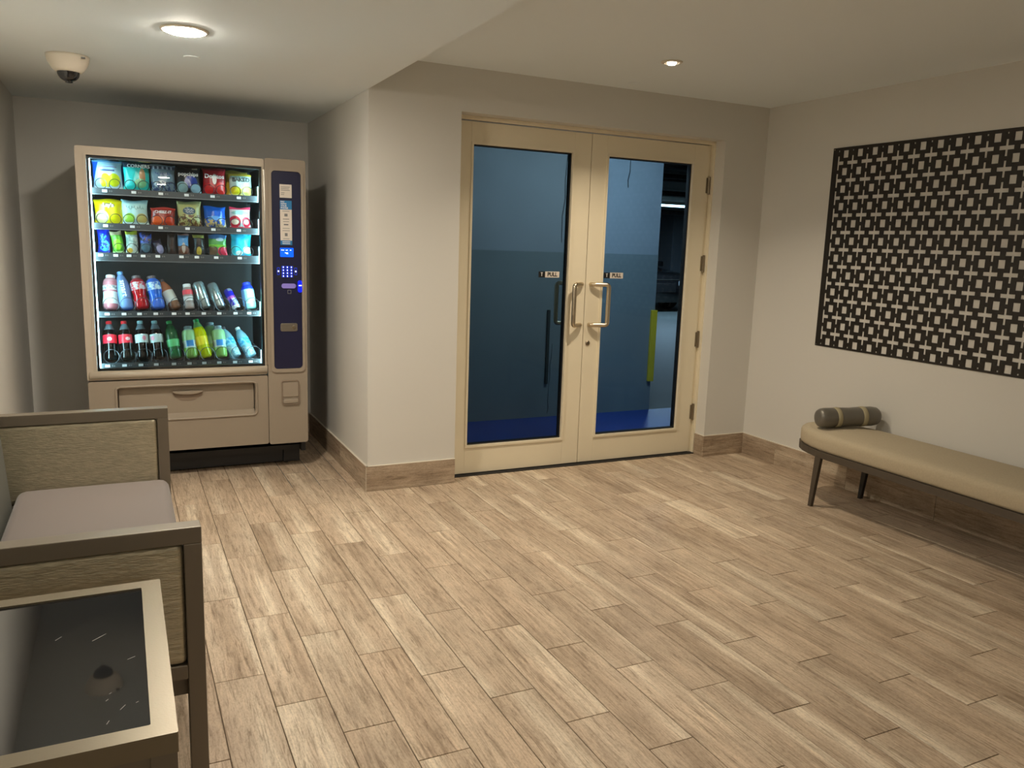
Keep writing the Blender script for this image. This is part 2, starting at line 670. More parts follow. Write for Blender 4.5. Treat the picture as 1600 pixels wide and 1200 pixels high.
# floor tiles, each one an object
PW, PLN = .1566, .628
regions = [(XL, XR, -4.6, 0.0), (XL, 0.0, 0.0, YB), (OX0, OX1, 0.0, .10)]
GAP = .0015
kcol0 = math.floor((XL + .85) / PW) - 1
for k in range(kcol0, kcol0 + 31):
    x0 = -.85 + PW * k
    off = -.752 - .2093 * k
    j0 = math.floor((-4.6 - off) / PLN) - 1
    for j in range(j0, j0 + 13):
        y1 = off + PLN * j
        y0 = y1 - PLN
        rnd = random.Random(k * 131 + j * 17 + 5)
        seed, tone = rnd.random(), rnd.random()
        dz = rnd.uniform(0, .0006)
        for (a0, a1, b0, b1) in regions:
            c0, c1, e0, e1 = max(x0 + GAP, a0), min(x0 + PW - GAP, a1), max(y0 + GAP, b0), min(y1 - GAP, b1)
            if c1 - c0 < .012 or e1 - e0 < .012:
                continue
            o = box('plank', c0, c1, e0, e1, -.008, dz, M['wood_floor'], floor, bev=.0009, seg=1)
            o.color = (seed, tone, 0, 1)


def skirting(name, axis, a0, a1, fixed, sgn, label):
    """row of wood-look tiles 15 cm high; fixed = wall face, sgn = direction into the room"""
    root = empty(name, (0, 0, 0), label, kind='structure')
    a = a0
    n = 0
    t = .011
    lo, hi = (fixed, fixed + sgn * t) if sgn > 0 else (fixed + sgn * t, fixed)
    while a < a1 - .005:
        b = min(a + .61, a1)
        rnd = random.Random(hash((name[:4], n)) % 9973 + n)
        rnd = random.Random(len(name) * 31 + n * 7)
        if axis == 'x':
            o = box('plank', a + .0008, b - .0008, lo, hi, .001, BB - .003, M['wood_x'], root, bev=.0008, seg=1)
        else:
            o = box('plank', lo, hi, a + .0008, b - .0008, .001, BB - .003, M['wood_y'], root, bev=.0008, seg=1)
        o.color = (rnd.random(), rnd.random() * .8, 0, 1)
        a = b
        n += 1
    if axis == 'x':
        box('caulk_bead', a0, a1, lo, hi, BB - .0035, BB, M['caulk'], root)
    else:
        box('caulk_bead', lo, hi, a0, a1, BB - .0035, BB, M['caulk'], root)
    return root


skirting('baseboard_alcove', 'y', -.011, YB, 0.0, -1, 'wood-look skirting on the alcove side wall')
skirting('baseboard_pier', 'x', -.011, OX0, 0.0, -1, 'wood-look skirting on the pier left of the doors')
skirting('baseboard_door', 'x', OX1 - .011, XR, 0.0, -1, 'short wood-look skirting right of the doors')
skirting('baseboard_jamb', 'y', 0, .09, OX1, -1, 'wood-look skirting turning into the door reveal')
skirting('baseboard_right', 'y', -4.6, -.011, XR, -1, 'wood-look skirting under the bench wall')
skirting('baseboard_left', 'y', -4.6, YB, XL, 1, 'wood-look skirting behind the settee')
skirting('baseboard_back', 'x', XL, 0, YB, -1, 'wood-look skirting behind the vending machine')
cr = box('trim_1', -.0125, -.0105, -.0125, -.0105, 0, BB, M['caulk'])
tag(cr, 'pale bead on the skirting corner of the pier', kind='structure')

# ------------------------------------------------------------------ glass doors
fr = empty('trim_2', (OX0, DY, 0), 'cream metal frame around the glass doors', kind='structure')
box('frame_jamb', OX0, OX0 + .03, DY + .012, DY + .10, 0, OZ, M['door'], fr)
box('frame_jamb', OX1 - .03, OX1, DY + .012, DY + .10, 0, OZ, M['door'], fr)
box('frame_jamb', OX1 - .012, OX1, DY - .02, DY + .012, 0, OZ, M['door'], fr)
box('frame_head', OX0, OX1, DY - .012, DY + .10, 2.116, OZ, M['door'], fr, bev=.003)
box('frame_bead', OX0, OX1, DY - .020, DY - .010, 2.124, OZ, M['door'], fr, bev=.002)
thr = box('trim_3', OX0, OX1, .085, .21, -.002, .006, M['rubber'])
tag(thr, 'dark threshold strip under the glass doors', kind='structure')


def door(name, x0, x1, gx0, gx1, gmat, label, hinge_x, pull_x, grip_x, sign_x, lock):
    z0, z1, g0, g1 = .012, 2.11, .188, 1.984
    th = .045
    root = empty(name, (x0, DY, 0), label, 'door', kind='structure')
    box('stile', x0, gx0 - .012, DY, DY + th, z0, z1, M['door'], root, bev=.002)
    box('stile', gx1 + .012, x1, DY, DY + th, z0, z1, M['door'], root, bev=.002)
    box('rail', gx0 - .012, gx1 + .012, DY, DY + th, g1 + .012, z1, M['door'], root, bev=.001)
    box('rail', gx0 - .012, gx1 + .012, DY, DY + th, z0, g0 - .012, M['door'], root, bev=.001)
    link('glazing_bead', ring_me('XZ', rr(gx0 - .013, gx1 + .013, g0 - .013, g1 + .013, .001), rr(gx0, gx1, g0, g1, .001), DY - .008, DY + th + .004), M['door'], root)
    link('gasket', ring_me('XZ', rr(gx0, gx1, g0, g1, .001), rr(gx0 + .006, gx1 - .006, g0 + .006, g1 - .006, .001), DY + .014, DY + th + .006), M['rubber'], root)
    box('glass_pane', gx0 + .001, gx1 - .001, DY + .019, DY + .025, g0 + .001, g1 - .001, gmat, root)
    for s, yb in ((-1, DY), (1, DY + th)):
        z_hi, z_lo = 1.185, .926
        pj, gx = (.062, grip_x) if s < 0 else (.079, grip_x - .026)
        p = rounded_path([(pull_x, yb, z_hi), (pull_x, yb + s * .022, z_hi), (gx, yb + s * pj, z_hi), (gx, yb + s * pj, z_lo), (pull_x, yb + s * .022, z_lo), (pull_x, yb, z_lo)], .021)
        h = link('pull_handle', tube_me(p, .0142, 12), M['steel'], root, smooth=True, label='brushed steel offset pull handle' if s < 0 else None)
    if lock:
        me = lathe_me([(.016, 0), (.016, .006), (.012, .009), (.011, .010)], 20)
        me.transform(Matrix.Translation((1.487, DY + .001, .806)) @ Matrix.Rotation(PI / 2, 4, 'X'))
        lk = link('lock_cylinder', me, M['steel_dark'], root, smooth=False)
        box('keyhole', 1.4858, 1.4882, DY - .0105, DY - .009, .800, .812, M['ink'], lk)
    if hinge_x:
        for z in (1.852, 1.332, .812, .298):
            h = link('hinge', tube_me([(hinge_x, DY - .004, z - .058), (hinge_x, DY - .004, z + .058)], .0075, 10), M['steel_dark'], root, smooth=False)
            box('hinge_leaf', hinge_x - .022, hinge_x + .003, DY - .003, DY, z - .05, z + .05, M['steel_dark'], h)
    zc = 1.2415
    sg = box('pull_sign', sign_x + .046, sign_x + .146, DY + .0165, DY + .019, zc - .0185, zc + .0185, M['sticker'], root, label='white and black pull sticker')
    box('icon_square', sign_x, sign_x + .045, DY + .0165, DY + .019, zc - .0185, zc + .0185, M['ink'], sg)
    box('icon_mark', sign_x + .0195, sign_x + .0235, DY + .0158, DY + .0165, zc - .010, zc + .011, M['white'], sg)
    box('icon_mark', sign_x + .014, sign_x + .029, DY + .0158, DY + .0165, zc + .009, zc + .0125, M['white'], sg)
    text('lettering', 'PULL', .0345, (sign_x + .096, DY + .0160, zc), M['ink'], sg, bold=.0011, sx=.92)
    return root


door('door_1', OX0 + .003, 1.4495, .655, 1.318, M['glass_l'], 'left cream door leaf with dark blue glass', None, 1.418, 1.338, 1.121, False)
door('door_2', 1.4535, OX1 - .034, 1.577, 2.235, M['glass_r'], 'right cream door leaf with hinges and lock', OX1 - .024, 1.492, 1.590, 1.597, True)

# ------------------------------------------------------------------ garage corridor beyond the doors
g = struct('garage_floor', -.5, 30, .22, 30, -.05, 0.0, M['gfloor'], 'grey concrete floor of the garage')
struct('painted_floor', .3, 4.3, .22, 1.5, -.001, .002, M['gblue'], 'blue painted floor outside the doors')
gw = empty('wall_garage', (T, 1.5, 0), 'two-tone painted wall facing the glass doors', kind='structure')
box('upper_paint', T, 3.0, 1.5, 1.75, 1.37, 2.75, M['gwall_hi'], gw)
box('lower_paint', T, 3.0, 1.497, 1.75, 0, 1.37, M['gwall_lo'], gw)
# crack and patched joint
for nm, pts, wd in (('crack', [(1.985, .62), (1.982, .50), (1.972, .44), (1.976, .33), (1.967, .27), (1.965, .12), (1.972, .08), (1.962, .03)], .006), ('crack', [(2.06, 2.16), (2.045, 1.95), (2.052, 1.80), (2.03, 1.65), (2.035, 1.45)], .005), ('crack', [(2.66, 2.15), (2.66, 2.05), (2.645, 1.98), (2.65, 1.92)], .008)):
    v, f = [], []
    for i, (x, z) in enumerate(pts):
        a = wd * .5 * (.3 + .7 * abs(math.sin(i * 2.3)))
        for dx in (-a, a):
            v.append((x + dx, 1.4945, z))
            v.append((x + dx, 1.4975 if z < 1.37 else 1.5005, z))
    for i in range(len(pts) - 1):
        q = i * 4
        f += [(q, q + 2, q + 6, q + 4), (q + 1, q + 5, q + 7, q + 3), (q, q + 4, q + 5, q + 1), (q + 2, q + 3, q + 7, q + 6)]
    f += [(0, 1, 3, 2), (len(v) - 4, len(v) - 2, len(v) - 1, len(v) - 3)]
    link(nm, pd(v, f), M['gcrack'], gw)
tag(box('corner_guard', 2.955, 3.012, 1.470, 1.497, .262, .893, M['yellow'], bev=.004), 'yellow corner guard on the garage wall end', 'guard')
tag(box('wall_bumper', 1.925, 1.950, 1.478, 1.497, .285, .900, M['guard_dark'], bev=.003), 'dark narrow bumper strip on the garage wall', 'bumper')
struct('corridor_ceiling', T, 3.0, .22, 1.75, 2.62, 2.75, M['gceil'], 'ceiling of the passage outside the doors')
struct('garage_ceiling', 3.0, 30, .22, 30, 2.42, 2.6, M['gceil'], 'dark concrete garage ceiling')
struct('wall_garage_far', 0, 30, 30, 30.2, 0, 2.6, M['gwall_lo'], 'far wall of the garage')
struct('wall_garage_end', 30, 30.2, .2, 30, 0, 2.6, M['gwall_lo'], 'end wall of the garage')
struct('wall_garage_side', XR + T, 30, .05, .22, 0, 2.6, M['gwall_lo'], 'garage wall next to the lobby')
for i, (y, r, z, lab) in enumerate(((3.2, .05, 2.35, 'thick dark pipe nearest the glass doors'), (4.6, .035, 2.37, 'second dark pipe under the garage ceiling'), (5.0, .03, 2.37, 'thin dark pipe paired with the second pipe'), (7.0, .05, 2.34, 'dark pipe in front of the garage lamp'), (12.5, .06, 2.34, 'dark pipe behind the garage lamp'))):
    tag(link('ceiling_pipe', tube_me([(3.3, y, z), (24, y, z)], r, 8), M['pipe'], smooth=False), lab, 'pipe', 'garage ceiling pipes')
for x, y, lab in ((14.6, 17.2, 'pale concrete garage column behind the black car'), (13.2, 14.8, 'concrete garage column left of the far lamp')):
    tag(box('concrete_column', x - .35, x + .35, y - .3, y + .3, 0, 2.42, M['gwall_hi'], bev=.02), lab, 'column')
for x, y, zc, pw, lab in ((9.5, 10.0, 2.42, P_GARAGE, 'bright tube lamp over the black car'), (16.6, 19.0, 2.42, P_GARAGE, 'far tube lamp deep in the garage'), (2.2, .36, 2.62, P_PASSAGE_FILL, 'added hidden tube lamp lighting the wall outside the doors')):  # the passage one is an added hidden source for the wall opposite
    t = empty('tube_lamp', (x, y, zc), lab, 'lamp', 'garage tube lamps')
    box('housing', x - .62, x + .62, y - .08, y + .08, zc - .06, zc, M['fix_white'], t, bev=.01)
    link('tube', tube_me([(x - .6, y, zc - .08), (x + .6, y, zc - .08)], .022, 10), M['tube'], t)
    light('tube_lamp_light', 'AREA', (x, y, zc - .11), pw, (.84, .95, 1.0), 1.2, shape='RECTANGLE', size_y=.12)
# black car
CX, CY = 9.95, 10.9
car = empty('car', (CX, CY, 0), 'black car parked in the garage beyond the doors', 'car')


def loft(name, secs, mat, parent, smooth=True, label=None):
    """secs: list of (y, [(x,z)...]) in car space"""
    n = len(secs[0][1])
    v = [(CX + x, CY + y, z) for y, s in secs for x, z in s]
    f = []
    for k in range(len(secs) - 1):
        for i in range(n):
            j = (i + 1) % n
            f.append((k * n + i, k * n + j, (k + 1) * n + j, (k + 1) * n + i))
    f += [tuple(range(n)), tuple(range((len(secs) - 1) * n, len(secs) * n))]
    return link(name, pd(v, f), mat, parent, smooth=smooth, label=label)


loft('body', [(y, rr(-w_, w_, .22, h, .12, 3)) for y, w_, h in ((0, .80, .72), (.08, .86, .82), (.5, .90, .90), (1.3, .92, .98), (3.6, .92, 1.02), (4.3, .88, .98), (4.5, .80, .8))], M['car'], car)
loft('cabin', [(y, rr(-w_, w_, .85, h, .10, 3)) for y, w_, h in ((1.15, .80, .98), (1.5, .76, 1.2), (2.0, .70, 1.46), (3.4, .68, 1.47), (4.1, .72, 1.25), (4.35, .78, 1.0))], M['car'], car)
link('windshield', pd([(CX - .66, CY + 1.22, 1.02), (CX + .66, CY + 1.22, 1.02), (CX + .58, CY + 1.90, 1.42), (CX - .58, CY + 1.90, 1.42), (CX - .66, CY + 1.16, 1.03), (CX + .66, CY + 1.16, 1.03), (CX + .58, CY + 1.85, 1.44), (CX - .58, CY + 1.85, 1.44)], [(0, 1, 2, 3), (4, 7, 6, 5), (0, 4, 5, 1), (1, 5, 6, 2), (2, 6, 7, 3), (3, 7, 4, 0)]), M['carglass'], car)
for s in (-1, 1):
    box('headlight', CX + s * .62 - .16, CX + s * .62 + .16, CY - .01, CY + .10, .60, .72, M['carlamp'], car, bev=.03)
    for yy in (.85, 3.55):
        me = lathe_me([(.20, -.10), (.32, -.10), (.335, -.06), (.335, .06), (.32, .10), (.20, .10)], 24)
        me.transform(Matrix.Translation((CX + s * .80, CY + yy, .335)) @ Matrix.Rotation(PI / 2, 4, 'Y'))
        wl = link('wheel', me, M['rubber'], car, smooth=False)
        me = lathe_me([(.19, -.105), (.19, .105)], 16)
        me.transform(Matrix.Translation((CX + s * .80, CY + yy, .335)) @ Matrix.Rotation(PI / 2, 4, 'Y'))
        link('hub', me, M['steel'], wl)
    box('wing_mirror', CX + s * .98 - .09, CX + s * .98 + .09, CY + 1.45, CY + 1.60, 1.0, 1.13, M['car'], car, bev=.03)
box('grille', CX - .40, CX + .40, CY - .012, CY + .05, .45, .66, M['black'], car, bev=.01)
box('chrome_strip', CX - .78, CX + .78, CY - .008, CY + .02, .735, .75, M['chrome'], car)

# ------------------------------------------------------------------ vending machine
MX0, MX1 = -1.408, -.212         # machine sides
CXS = -.446                      # seam between window door and control column
GX0, GX1, GZ0, GZ1 = -1.354, -.462, .655, 1.810
vm = empty('vending_machine', ((MX0 + MX1) / 2, YM + .45, 0), 'beige vending machine with lit window of snacks and drinks', 'vending machine')
# cabinet shell (five boards) and dark liner
YBK = 1.47
box('side_panel', MX0 + .004, MX0 + .03, YM + .05, YBK, .10, 1.848, M['cabinet'], vm)
box('side_panel', MX1 - .03, MX1 - .004, YM + .05, YBK, .10, 1.848, M['cabinet'], vm)
box('top_panel', MX0 + .004, MX1 - .004, YM + .05, YBK, 1.825, 1.850, M['cabinet'], vm)
box('bottom_panel', MX0 + .03, MX1 - .03, YM + .10, YBK, .10, .13, M['cabinet'], vm)
box('back_panel', MX0 + .03, MX1 - .03, YBK - .02, YBK, .13, 1.825, M['cabinet'], vm)
box('liner_back', -1.365, -.44, 1.22, 1.24, .60, 1.822, M['liner'], vm)
box('liner_side', -1.385, -1.365, YM + .05, 1.24, .60, 1.822, M['liner'], vm)
box('liner_side', -.44, -.42, YM + .05, 1.24, .60, 1.822, M['liner'], vm)
box('liner_floor', -1.365, -.44, YM + .05, 1.22, .585, .60, M['liner'], vm)
box('liner_top', -1.365, -.44, YM + .05, 1.22, 1.818, 1.824, M['liner'], vm)
box('kick_panel', MX0 + .06, MX1 - .06, YM + .16, YM + .18, .012, .13, M['cabinet'], vm)
for x in (MX0 + .09, MX1 - .075):
    for y in (YM + .135, YBK - .1):
        lg = box('foot', x - .05, x + .05, y, y + .08, .012, .16, M['black'], vm, bev=.004)
        box('foot_pad', x - .022, x + .022, y + .015, y + .06, 0, .012, M['steel_dark'], lg)
# window door
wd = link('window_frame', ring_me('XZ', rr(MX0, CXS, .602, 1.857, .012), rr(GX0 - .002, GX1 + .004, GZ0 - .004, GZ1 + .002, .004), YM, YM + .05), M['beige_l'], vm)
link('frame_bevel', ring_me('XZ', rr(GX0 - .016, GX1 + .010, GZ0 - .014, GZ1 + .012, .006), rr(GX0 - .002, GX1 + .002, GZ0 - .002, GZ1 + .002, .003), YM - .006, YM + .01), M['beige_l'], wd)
link('black_border', ring_me('XZ', rr(GX0 - .001, GX1 + .003, GZ0 - .003, GZ1 + .001, .004), rr(GX0 + .011, GX1 - .010, GZ0 + .012, GZ1 - .013, .003), YM + .012, YM + .040), M['black'], wd)
box('glass_pane', GX0 + .001, GX1 + .001, YM + .006, YM + .011, GZ0, GZ1, M['glass_v'], vm)
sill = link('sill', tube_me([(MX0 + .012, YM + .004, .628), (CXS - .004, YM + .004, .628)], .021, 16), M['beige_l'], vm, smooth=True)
# lower door with delivery hatch
lo = link('lower_panel', ring_me('XZ', rr(MX0 + .002, CXS, .172, .594, .010), rr(-1.262, -.520, .366, .552, .018), YM + .002, YM + .05), M['beige'], vm)
link('hatch_rim', tube_me([(a, YM + .001, b) for a, b in rr(-1.270, -.512, .358, .560, .024, 6)], .0075, 8, True), M['beige'], lo, smooth=True)
hatch = link('delivery_hatch', slab_me('XZ', rr(-1.258, -.524, .386, .548, .016), YM + .036, YM + .05, .003), M['beige'], vm)
hl = [(-.895 + .082 * math.cos(PI + PI * i / 16), .516 + .058 * math.sin(PI + PI * i / 16)) for i in range(17)]
link('hatch_ledge', pd([(-1.258, YM + .006, .366), (-.524, YM + .006, .366), (-.524, YM + .042, .392), (-1.258, YM + .042, .392), (-1.258, YM + .048, .366), (-.524, YM + .048, .366)], [(0, 1, 2, 3), (0, 4, 5, 1), (3, 2, 5, 4), (0, 3, 4), (1, 5, 2)]), M['beige'], hatch)
link('grip_shade_plate', slab_me('XZ', hl, YM + .0330, YM + .037), M['beige2'], hatch)  # thin raised plate; its darker colour imitates the shade of a hollow grip
cre = [(-.895 + .082 * math.cos(PI + PI * i / 16), .518 + .020 * math.sin(PI + PI * i / 16)) for i in range(17)]
link('grip_lip', slab_me('XZ', cre, YM + .012, YM + .037, .002), M['beige'], hatch)
# control column
col = link('control_column', ring_me('XZ', rr(CXS + .002, MX1, .170, 1.862, .014, 6), rr(-.410, -.241, .634, 1.795, .022, 6), YM - .012, YM + .05), M['beige'], vm)
link('column_bevel', ring_me('XZ', rr(-.428, -.226, .612, 1.815, .03, 6), rr(-.410, -.241, .634, 1.795, .022, 6), YM - .022, YM - .008), M['beige'], col)
box('chrome_edge', CXS - .008, CXS + .010, YM - .010, YM + .012, .66, 1.80, M['chrome'], col, bev=.004, seg=3)
nav = link('navy_panel', slab_me('XZ', rr(-.411, -.240, .633, 1.796, .022, 6), YM - .010, YM + .02), M['navy'], vm, label='navy blue control panel')
yn = YM - .0105
box('notice_sticker', -.362, -.293, yn - .001, yn, 1.644, 1.720, M['sticker'], nav)
for i, (z, wd_) in enumerate(((1.705, .05), (1.696, .045), (1.687, .05), (1.672, .02), (1.662, .018))):
    box('print_line', -.354, -.354 + wd_, yn - .0014, yn - .001, z - .0016, z + .0016, M['greyprint'], nav)
ps = box('phone_pay_sticker', -.361, -.294, yn - .001, yn, 1.372, 1.628, M['sticker'], nav)
box('blue_header', -.361, -.294, yn - .0016, yn - .001, 1.577, 1.628, M['paleblue'], ps)
box('blue_footer', -.361, -.294, yn - .0016, yn - .001, 1.372, 1.398, M['paleblue'], ps)
for i, wt in enumerate(('PAY', 'WITH', 'YOUR', 'PHONE')):
    me = text_me(wt, .0125, .0003, 'LEFT', .0003)
    me.transform(Matrix.Translation((-.357, yn - .0019, 1.6205 - i * .0118)))
    link('lettering', me, M['white'], ps)
for z, wd_, hh in ((1.567, .04, .003), (1.545, .018, .016), (1.522, .036, .004), (1.507, .034, .003), (1.490, .026, .008), (1.468, .040, .003), (1.455, .042, .003), (1.432, .016, .018), (1.408, .036, .003)):
    box('print_mark', -.3275 - wd_ / 2, -.3275 + wd_ / 2, yn - .0014, yn - .001, z - hh / 2, z + hh / 2, M['greyprint'], ps)
for z in (1.390, 1.380):
    box('print_mark', -.350, -.305, yn - .002, yn - .0016, z - .002, z + .002, M['white'], ps)
scn = link('display_screen', slab_me('XZ', rr(-.364, -.287, 1.302, 1.355, .003), yn - .003, yn), M['screen'], nav, label='glowing blue display')
for x, z, wd_ in ((-.350, 1.342, .018), (-.326, 1.342, .012), (-.304, 1.342, .008), (-.328, 1.326, .018), (-.324, 1.321, .012)):
    box('readout', x - wd_ / 2, x + wd_ / 2, yn - .0035, yn - .003, z - .0018, z + .0018, M['keydot'], scn)
kp = link('keypad', slab_me('XZ', rr(-.383, -.269, 1.178, 1.253, .012), yn - .002, yn), M['black'], nav, label='blue glowing keypad')
for r_ in range(4):
    for c_ in range(3):
        x, z = -.348 + c_ * .0235, 1.242 - r_ * .0175
        kk = link('key', slab_me('XZ', rr(x - .0095, x + .0095, z - .007, z + .007, .002, 3), yn - .005, yn - .002), M['key'], kp)
for c_ in range(12):
    x, z = -.348 + (c_ % 3) * .0235, 1.242 - (c_ // 3) * .0175
    box('key_mark', x - .0022, x + .0022, yn - .0056, yn - .005, z - .004, z + .004, M['keydot'], kp)
for x in (-.3765, -.2760):
    link('side_key', ring_me('XZ', rr(x - .0075, x + .0075, 1.196, 1.240, .003, 3), rr(x - .005, x + .005, 1.199, 1.237, .002, 3), yn - .005, yn - .002), M['key'], kp)
    box('key_mark', x - .004, x + .004, yn - .0056, yn - .005, 1.214, 1.222, M['keydot'], kp)
link('bill_slot', slab_me('XZ', rr(-.360, -.276, 1.117, 1.146, .0135, 6), yn - .008, yn, .003), M['lavender'], nav, label='lavender lit bill slot')
link('phone_symbol', ring_me('XZ', rr(-.325, -.303, 1.085, 1.108, .003, 3), rr(-.322, -.306, 1.088, 1.105, .002, 3), yn - .001, yn), M['greyprint'], nav)
link('card_reader', slab_me('XZ', rr(-.264, -.240, 1.094, 1.164, .011, 6), yn - .010, yn, .003), M['cardled'], nav, label='blue glowing card reader')
box('reader_mark', -.260, -.244, yn - .0115, yn - .010, 1.132, 1.138, M['keydot'], nav)
pl = link('lock_plate', slab_me('XZ', rr(-.369, -.269, .860, .909, .010, 5), yn - .004, yn, .001), M['chrome'], nav, label='metal lock plate')
me = lathe_me([(.011, 0), (.011, .004), (.007, .005)], 16)
me.transform(Matrix.Translation((-.292, yn - .004, .885)) @ Matrix.Rotation(PI / 2, 4, 'X'))
link('lock', me, M['steel_dark'], pl)
box('column_lower', CXS + .006, MX1 - .004, YM - .006, YM + .05, .175, .634, M['beige'], vm)
cn = link('coin_return', ring_me('XZ', rr(-.369, -.263, .412, .562, .016, 5), rr(-.364, -.268, .418, .557, .012, 5), YM - .024, YM - .010), M['beige2'], vm)
link('coin_flap', slab_me('XZ', rr(-.364, -.268, .460, .557, .010, 5), YM - .019, YM - .006, .003), M['beige'], cn)
link('coin_cup', slab_me('XZ', rr(-.362, -.270, .419, .446, .010, 5), YM - .026, YM - .006, .006), M['beige'], cn)
bd = link('maker_badge', ring_me('XZ', rr(-.367, -.270, .222, .276, .004), rr(-.363, -.274, .226, .272, .003), YM - .0085, YM - .005), M['beige'], vm)
for bz, bw in ((.258, .060), (.247, .066), (.236, .050)):
    box('relief_bar', -.3185 - bw / 2, -.3185 + bw / 2, YM - .0070, YM - .0055, bz - .0025, bz + .0025, M['beige'], bd)
# light strips
for x0_, x1_, z0_, z1_ in ((-1.352, -1.340, .650, 1.797), (-.462, -.440, .648, 1.760)):
    st = box('light_strip', x0_, x1_, YM + .075, YM + .100, z0_, z1_, M['led'], vm, label='bluish white light strip')
box('light_housing', -1.364, -1.352, YM + .06, YM + .11, .62, 1.815, M['tray'], vm)
box('light_housing', -.440, -.4405 + .0005, YM + .06, YM + .11, .62, 1.815, M['tray'], vm)
box('top_light', -1.10, -1.04, YM + .055, YM + .085, 1.800, 1.812, pr('amber_diode', (.9, .7, .1), .4, emit=(1, .8, .15), es=1.0), vm)

# shelves: lip top z, lip bottom z
LIPS = [(1.650, 1.618), (1.462, 1.430), (1.301, 1.258), (.974, .945), (.680, .640)]
R1 = [-1.258, -1.113, -.975, -.840, -.700, -.555]
R2 = [-1.262, -1.128, -.983, -.841, -.701, -.560]
R3 = [-1.294, -1.219, -1.152, -1.080, -1.004, -.879, -.796, -.690, -.558]
R4 = [-1.277, -1.192, -1.112, -1.027, -.930, -.857, -.768, -.682, -.590, -.512]
R5 = [-1.288, -1.202, -1.117, -1.036, -.941, -.856, -.774, -.690, -.600, -.509]
helix = lambda R, turns, pitch: [(R * math.sin(2 * PI * t / 16), pitch * t / 16, R - R * math.cos(2 * PI * t / 16)) for t in range(int(16 * turns) + 1)]
coil_s = tube_me(helix(.028, 1.1, .018), .0020, 5)
coil_n = tube_me(helix(.028, 1.1, .016), .0018, 5)
coil_b = tube_me(helix(.040, 1.0, .014), .0018, 5)
for me in (coil_s, coil_n, coil_b):
    me.materials.append(M['coil'])
ROWS = []
for ri, ((zt, zb), xs) in enumerate(zip(LIPS, (R1, R2, R3, R4, R5))):
    tr = box('shelf_tray', -1.336, -.468, YT, 1.20, zt - .012, zt - .006, M['tray'], vm)
    box('price_rail', -1.338, -.466, YT - .004, YT, zb, zt, M['rail'], tr)
    box('rail_edge', -1.338, -.466, YT - .007, YT - .003, zb - .004, zb, M['tray'], tr)
    for x in (-1.342, -.468):
        box('tray_side', x, x + .005, YT - .006, 1.15, zb - .004, zt + .055, M['tray'], tr)
    for i, x in enumerate(xs):
        box('price_tag', x - .030, x - .006, YT - .0055, YT - .004, zt - .022, zt - .008, M['tag'], tr)
        box('price_digit', x + .004, x + .010, YT - .0052, YT - .004, zt - .019, zt - .011, M['greyprint'], tr)
        box('price_digit', x + .014, x + .020, YT - .0052, YT - .004, zt - .019, zt - .011, M['greyprint'], tr)
        if ri < 2 or (ri == 2 and i > 6):
            cl = [(coil_s, x - .034), (coil_s, x + .034)]
        elif ri == 2:
            cl = [(coil_n, x)]
        else:
            cl = [(coil_b, x + .004)]
        for me, cx_ in cl:
            o = bpy.data.objects.new('coil', me)
            C.objects.link(o)
            o.parent = tr
            o.location = Vector((cx_, YT + .010, zt - .004)) - base_of(tr)
    if ri >= 3:
        for a, b in zip(xs[:-1], xs[1:]):
            box('divider', (a + b) / 2 - .0008, (a + b) / 2 + .0008, YT + .004, 1.15, zt - .006, zt + .022, M['tray'], tr)

# ---- products -----------------------------------------------------------
def bag_me(wd_, h, t=.026, seed=0, nx=12, nz=14):
    rnd = random.Random(seed)
    ph = [rnd.uniform(0, 6) for _ in range(4)]
    v, f = [], []
    for side in (-1, 1):
        for j in range(nz + 1):
            q = j / nz
            crimp = min(1, max(0, (min(q, 1 - q) - .05) / .20))
            prof = math.sin(crimp * PI / 2) ** .8
            for i in range(nx + 1):
                p = i / nx * 2 - 1
                wloc = wd_ / 2 * (1 - .07 * prof)
                th = t * prof * (1 - abs(p) ** 2.6)
                th += .0022 * prof * math.sin(9 * p + ph[0] + 3 * q) * math.cos(7 * q + ph[1])
                zz = h * q + .004 * math.sin(3 * p + ph[2]) * (q > .9) + .0
                v.append((p * wloc + .002 * math.sin(5 * q + ph[3]), side * max(th, .0009), zz))
    n1 = (nx + 1) * (nz + 1)
    for s in (0, 1):
        for j in range(nz):
            for i in range(nx):
                a = s * n1 + j * (nx + 1) + i
                f.append((a, a + 1, a + nx + 2, a + nx + 1))
    for j in range(nz):
        for i in (0, nx):
            a = j * (nx + 1) + i
            f.append((a, a + nx + 1, n1 + a + nx + 1, n1 + a))
    for i in range(nx):
        for j in (0, nz):
            a = j * (nx + 1) + i
            f.append((a, a + 1, n1 + a + 1, n1 + a))
    return pd(v, f)


def bag(x, z, wd_, h, mat, label, group, words=None, y=.785, lean=.10, t=.026, seed=0, name='snack_bag', extra=None, roll=0.):
    o = empty(name, (x, y, z), label, 'snack', group, rot=(-lean, roll, 0))
    link('pouch', bag_me(wd_, h, t, seed + 3), mat, o, world=False, smooth=True)
    if words:
        for (body, size, dx, zz, wm, bold) in words:
            if body is None:      # cursive strokes too blurred to read
                n = 34
                pts = [(dx + size * (i / n - .5) + size * .035 * math.cos(i * 1.25), -t - .0022, zz + size * .085 * math.sin(i * 1.25) + size * .05 * math.sin(i * .55)) for i in range(n + 1)]
                link('script_stroke', tube_me(pts, .0011, 5), wm, o, world=False)
                continue
            me = text_me(body, size, .0004, bold=bold)
            me.transform(Matrix.Translation((dx, -t - .0022, zz)))
            link('lettering', me, wm, o, world=False)
    return o


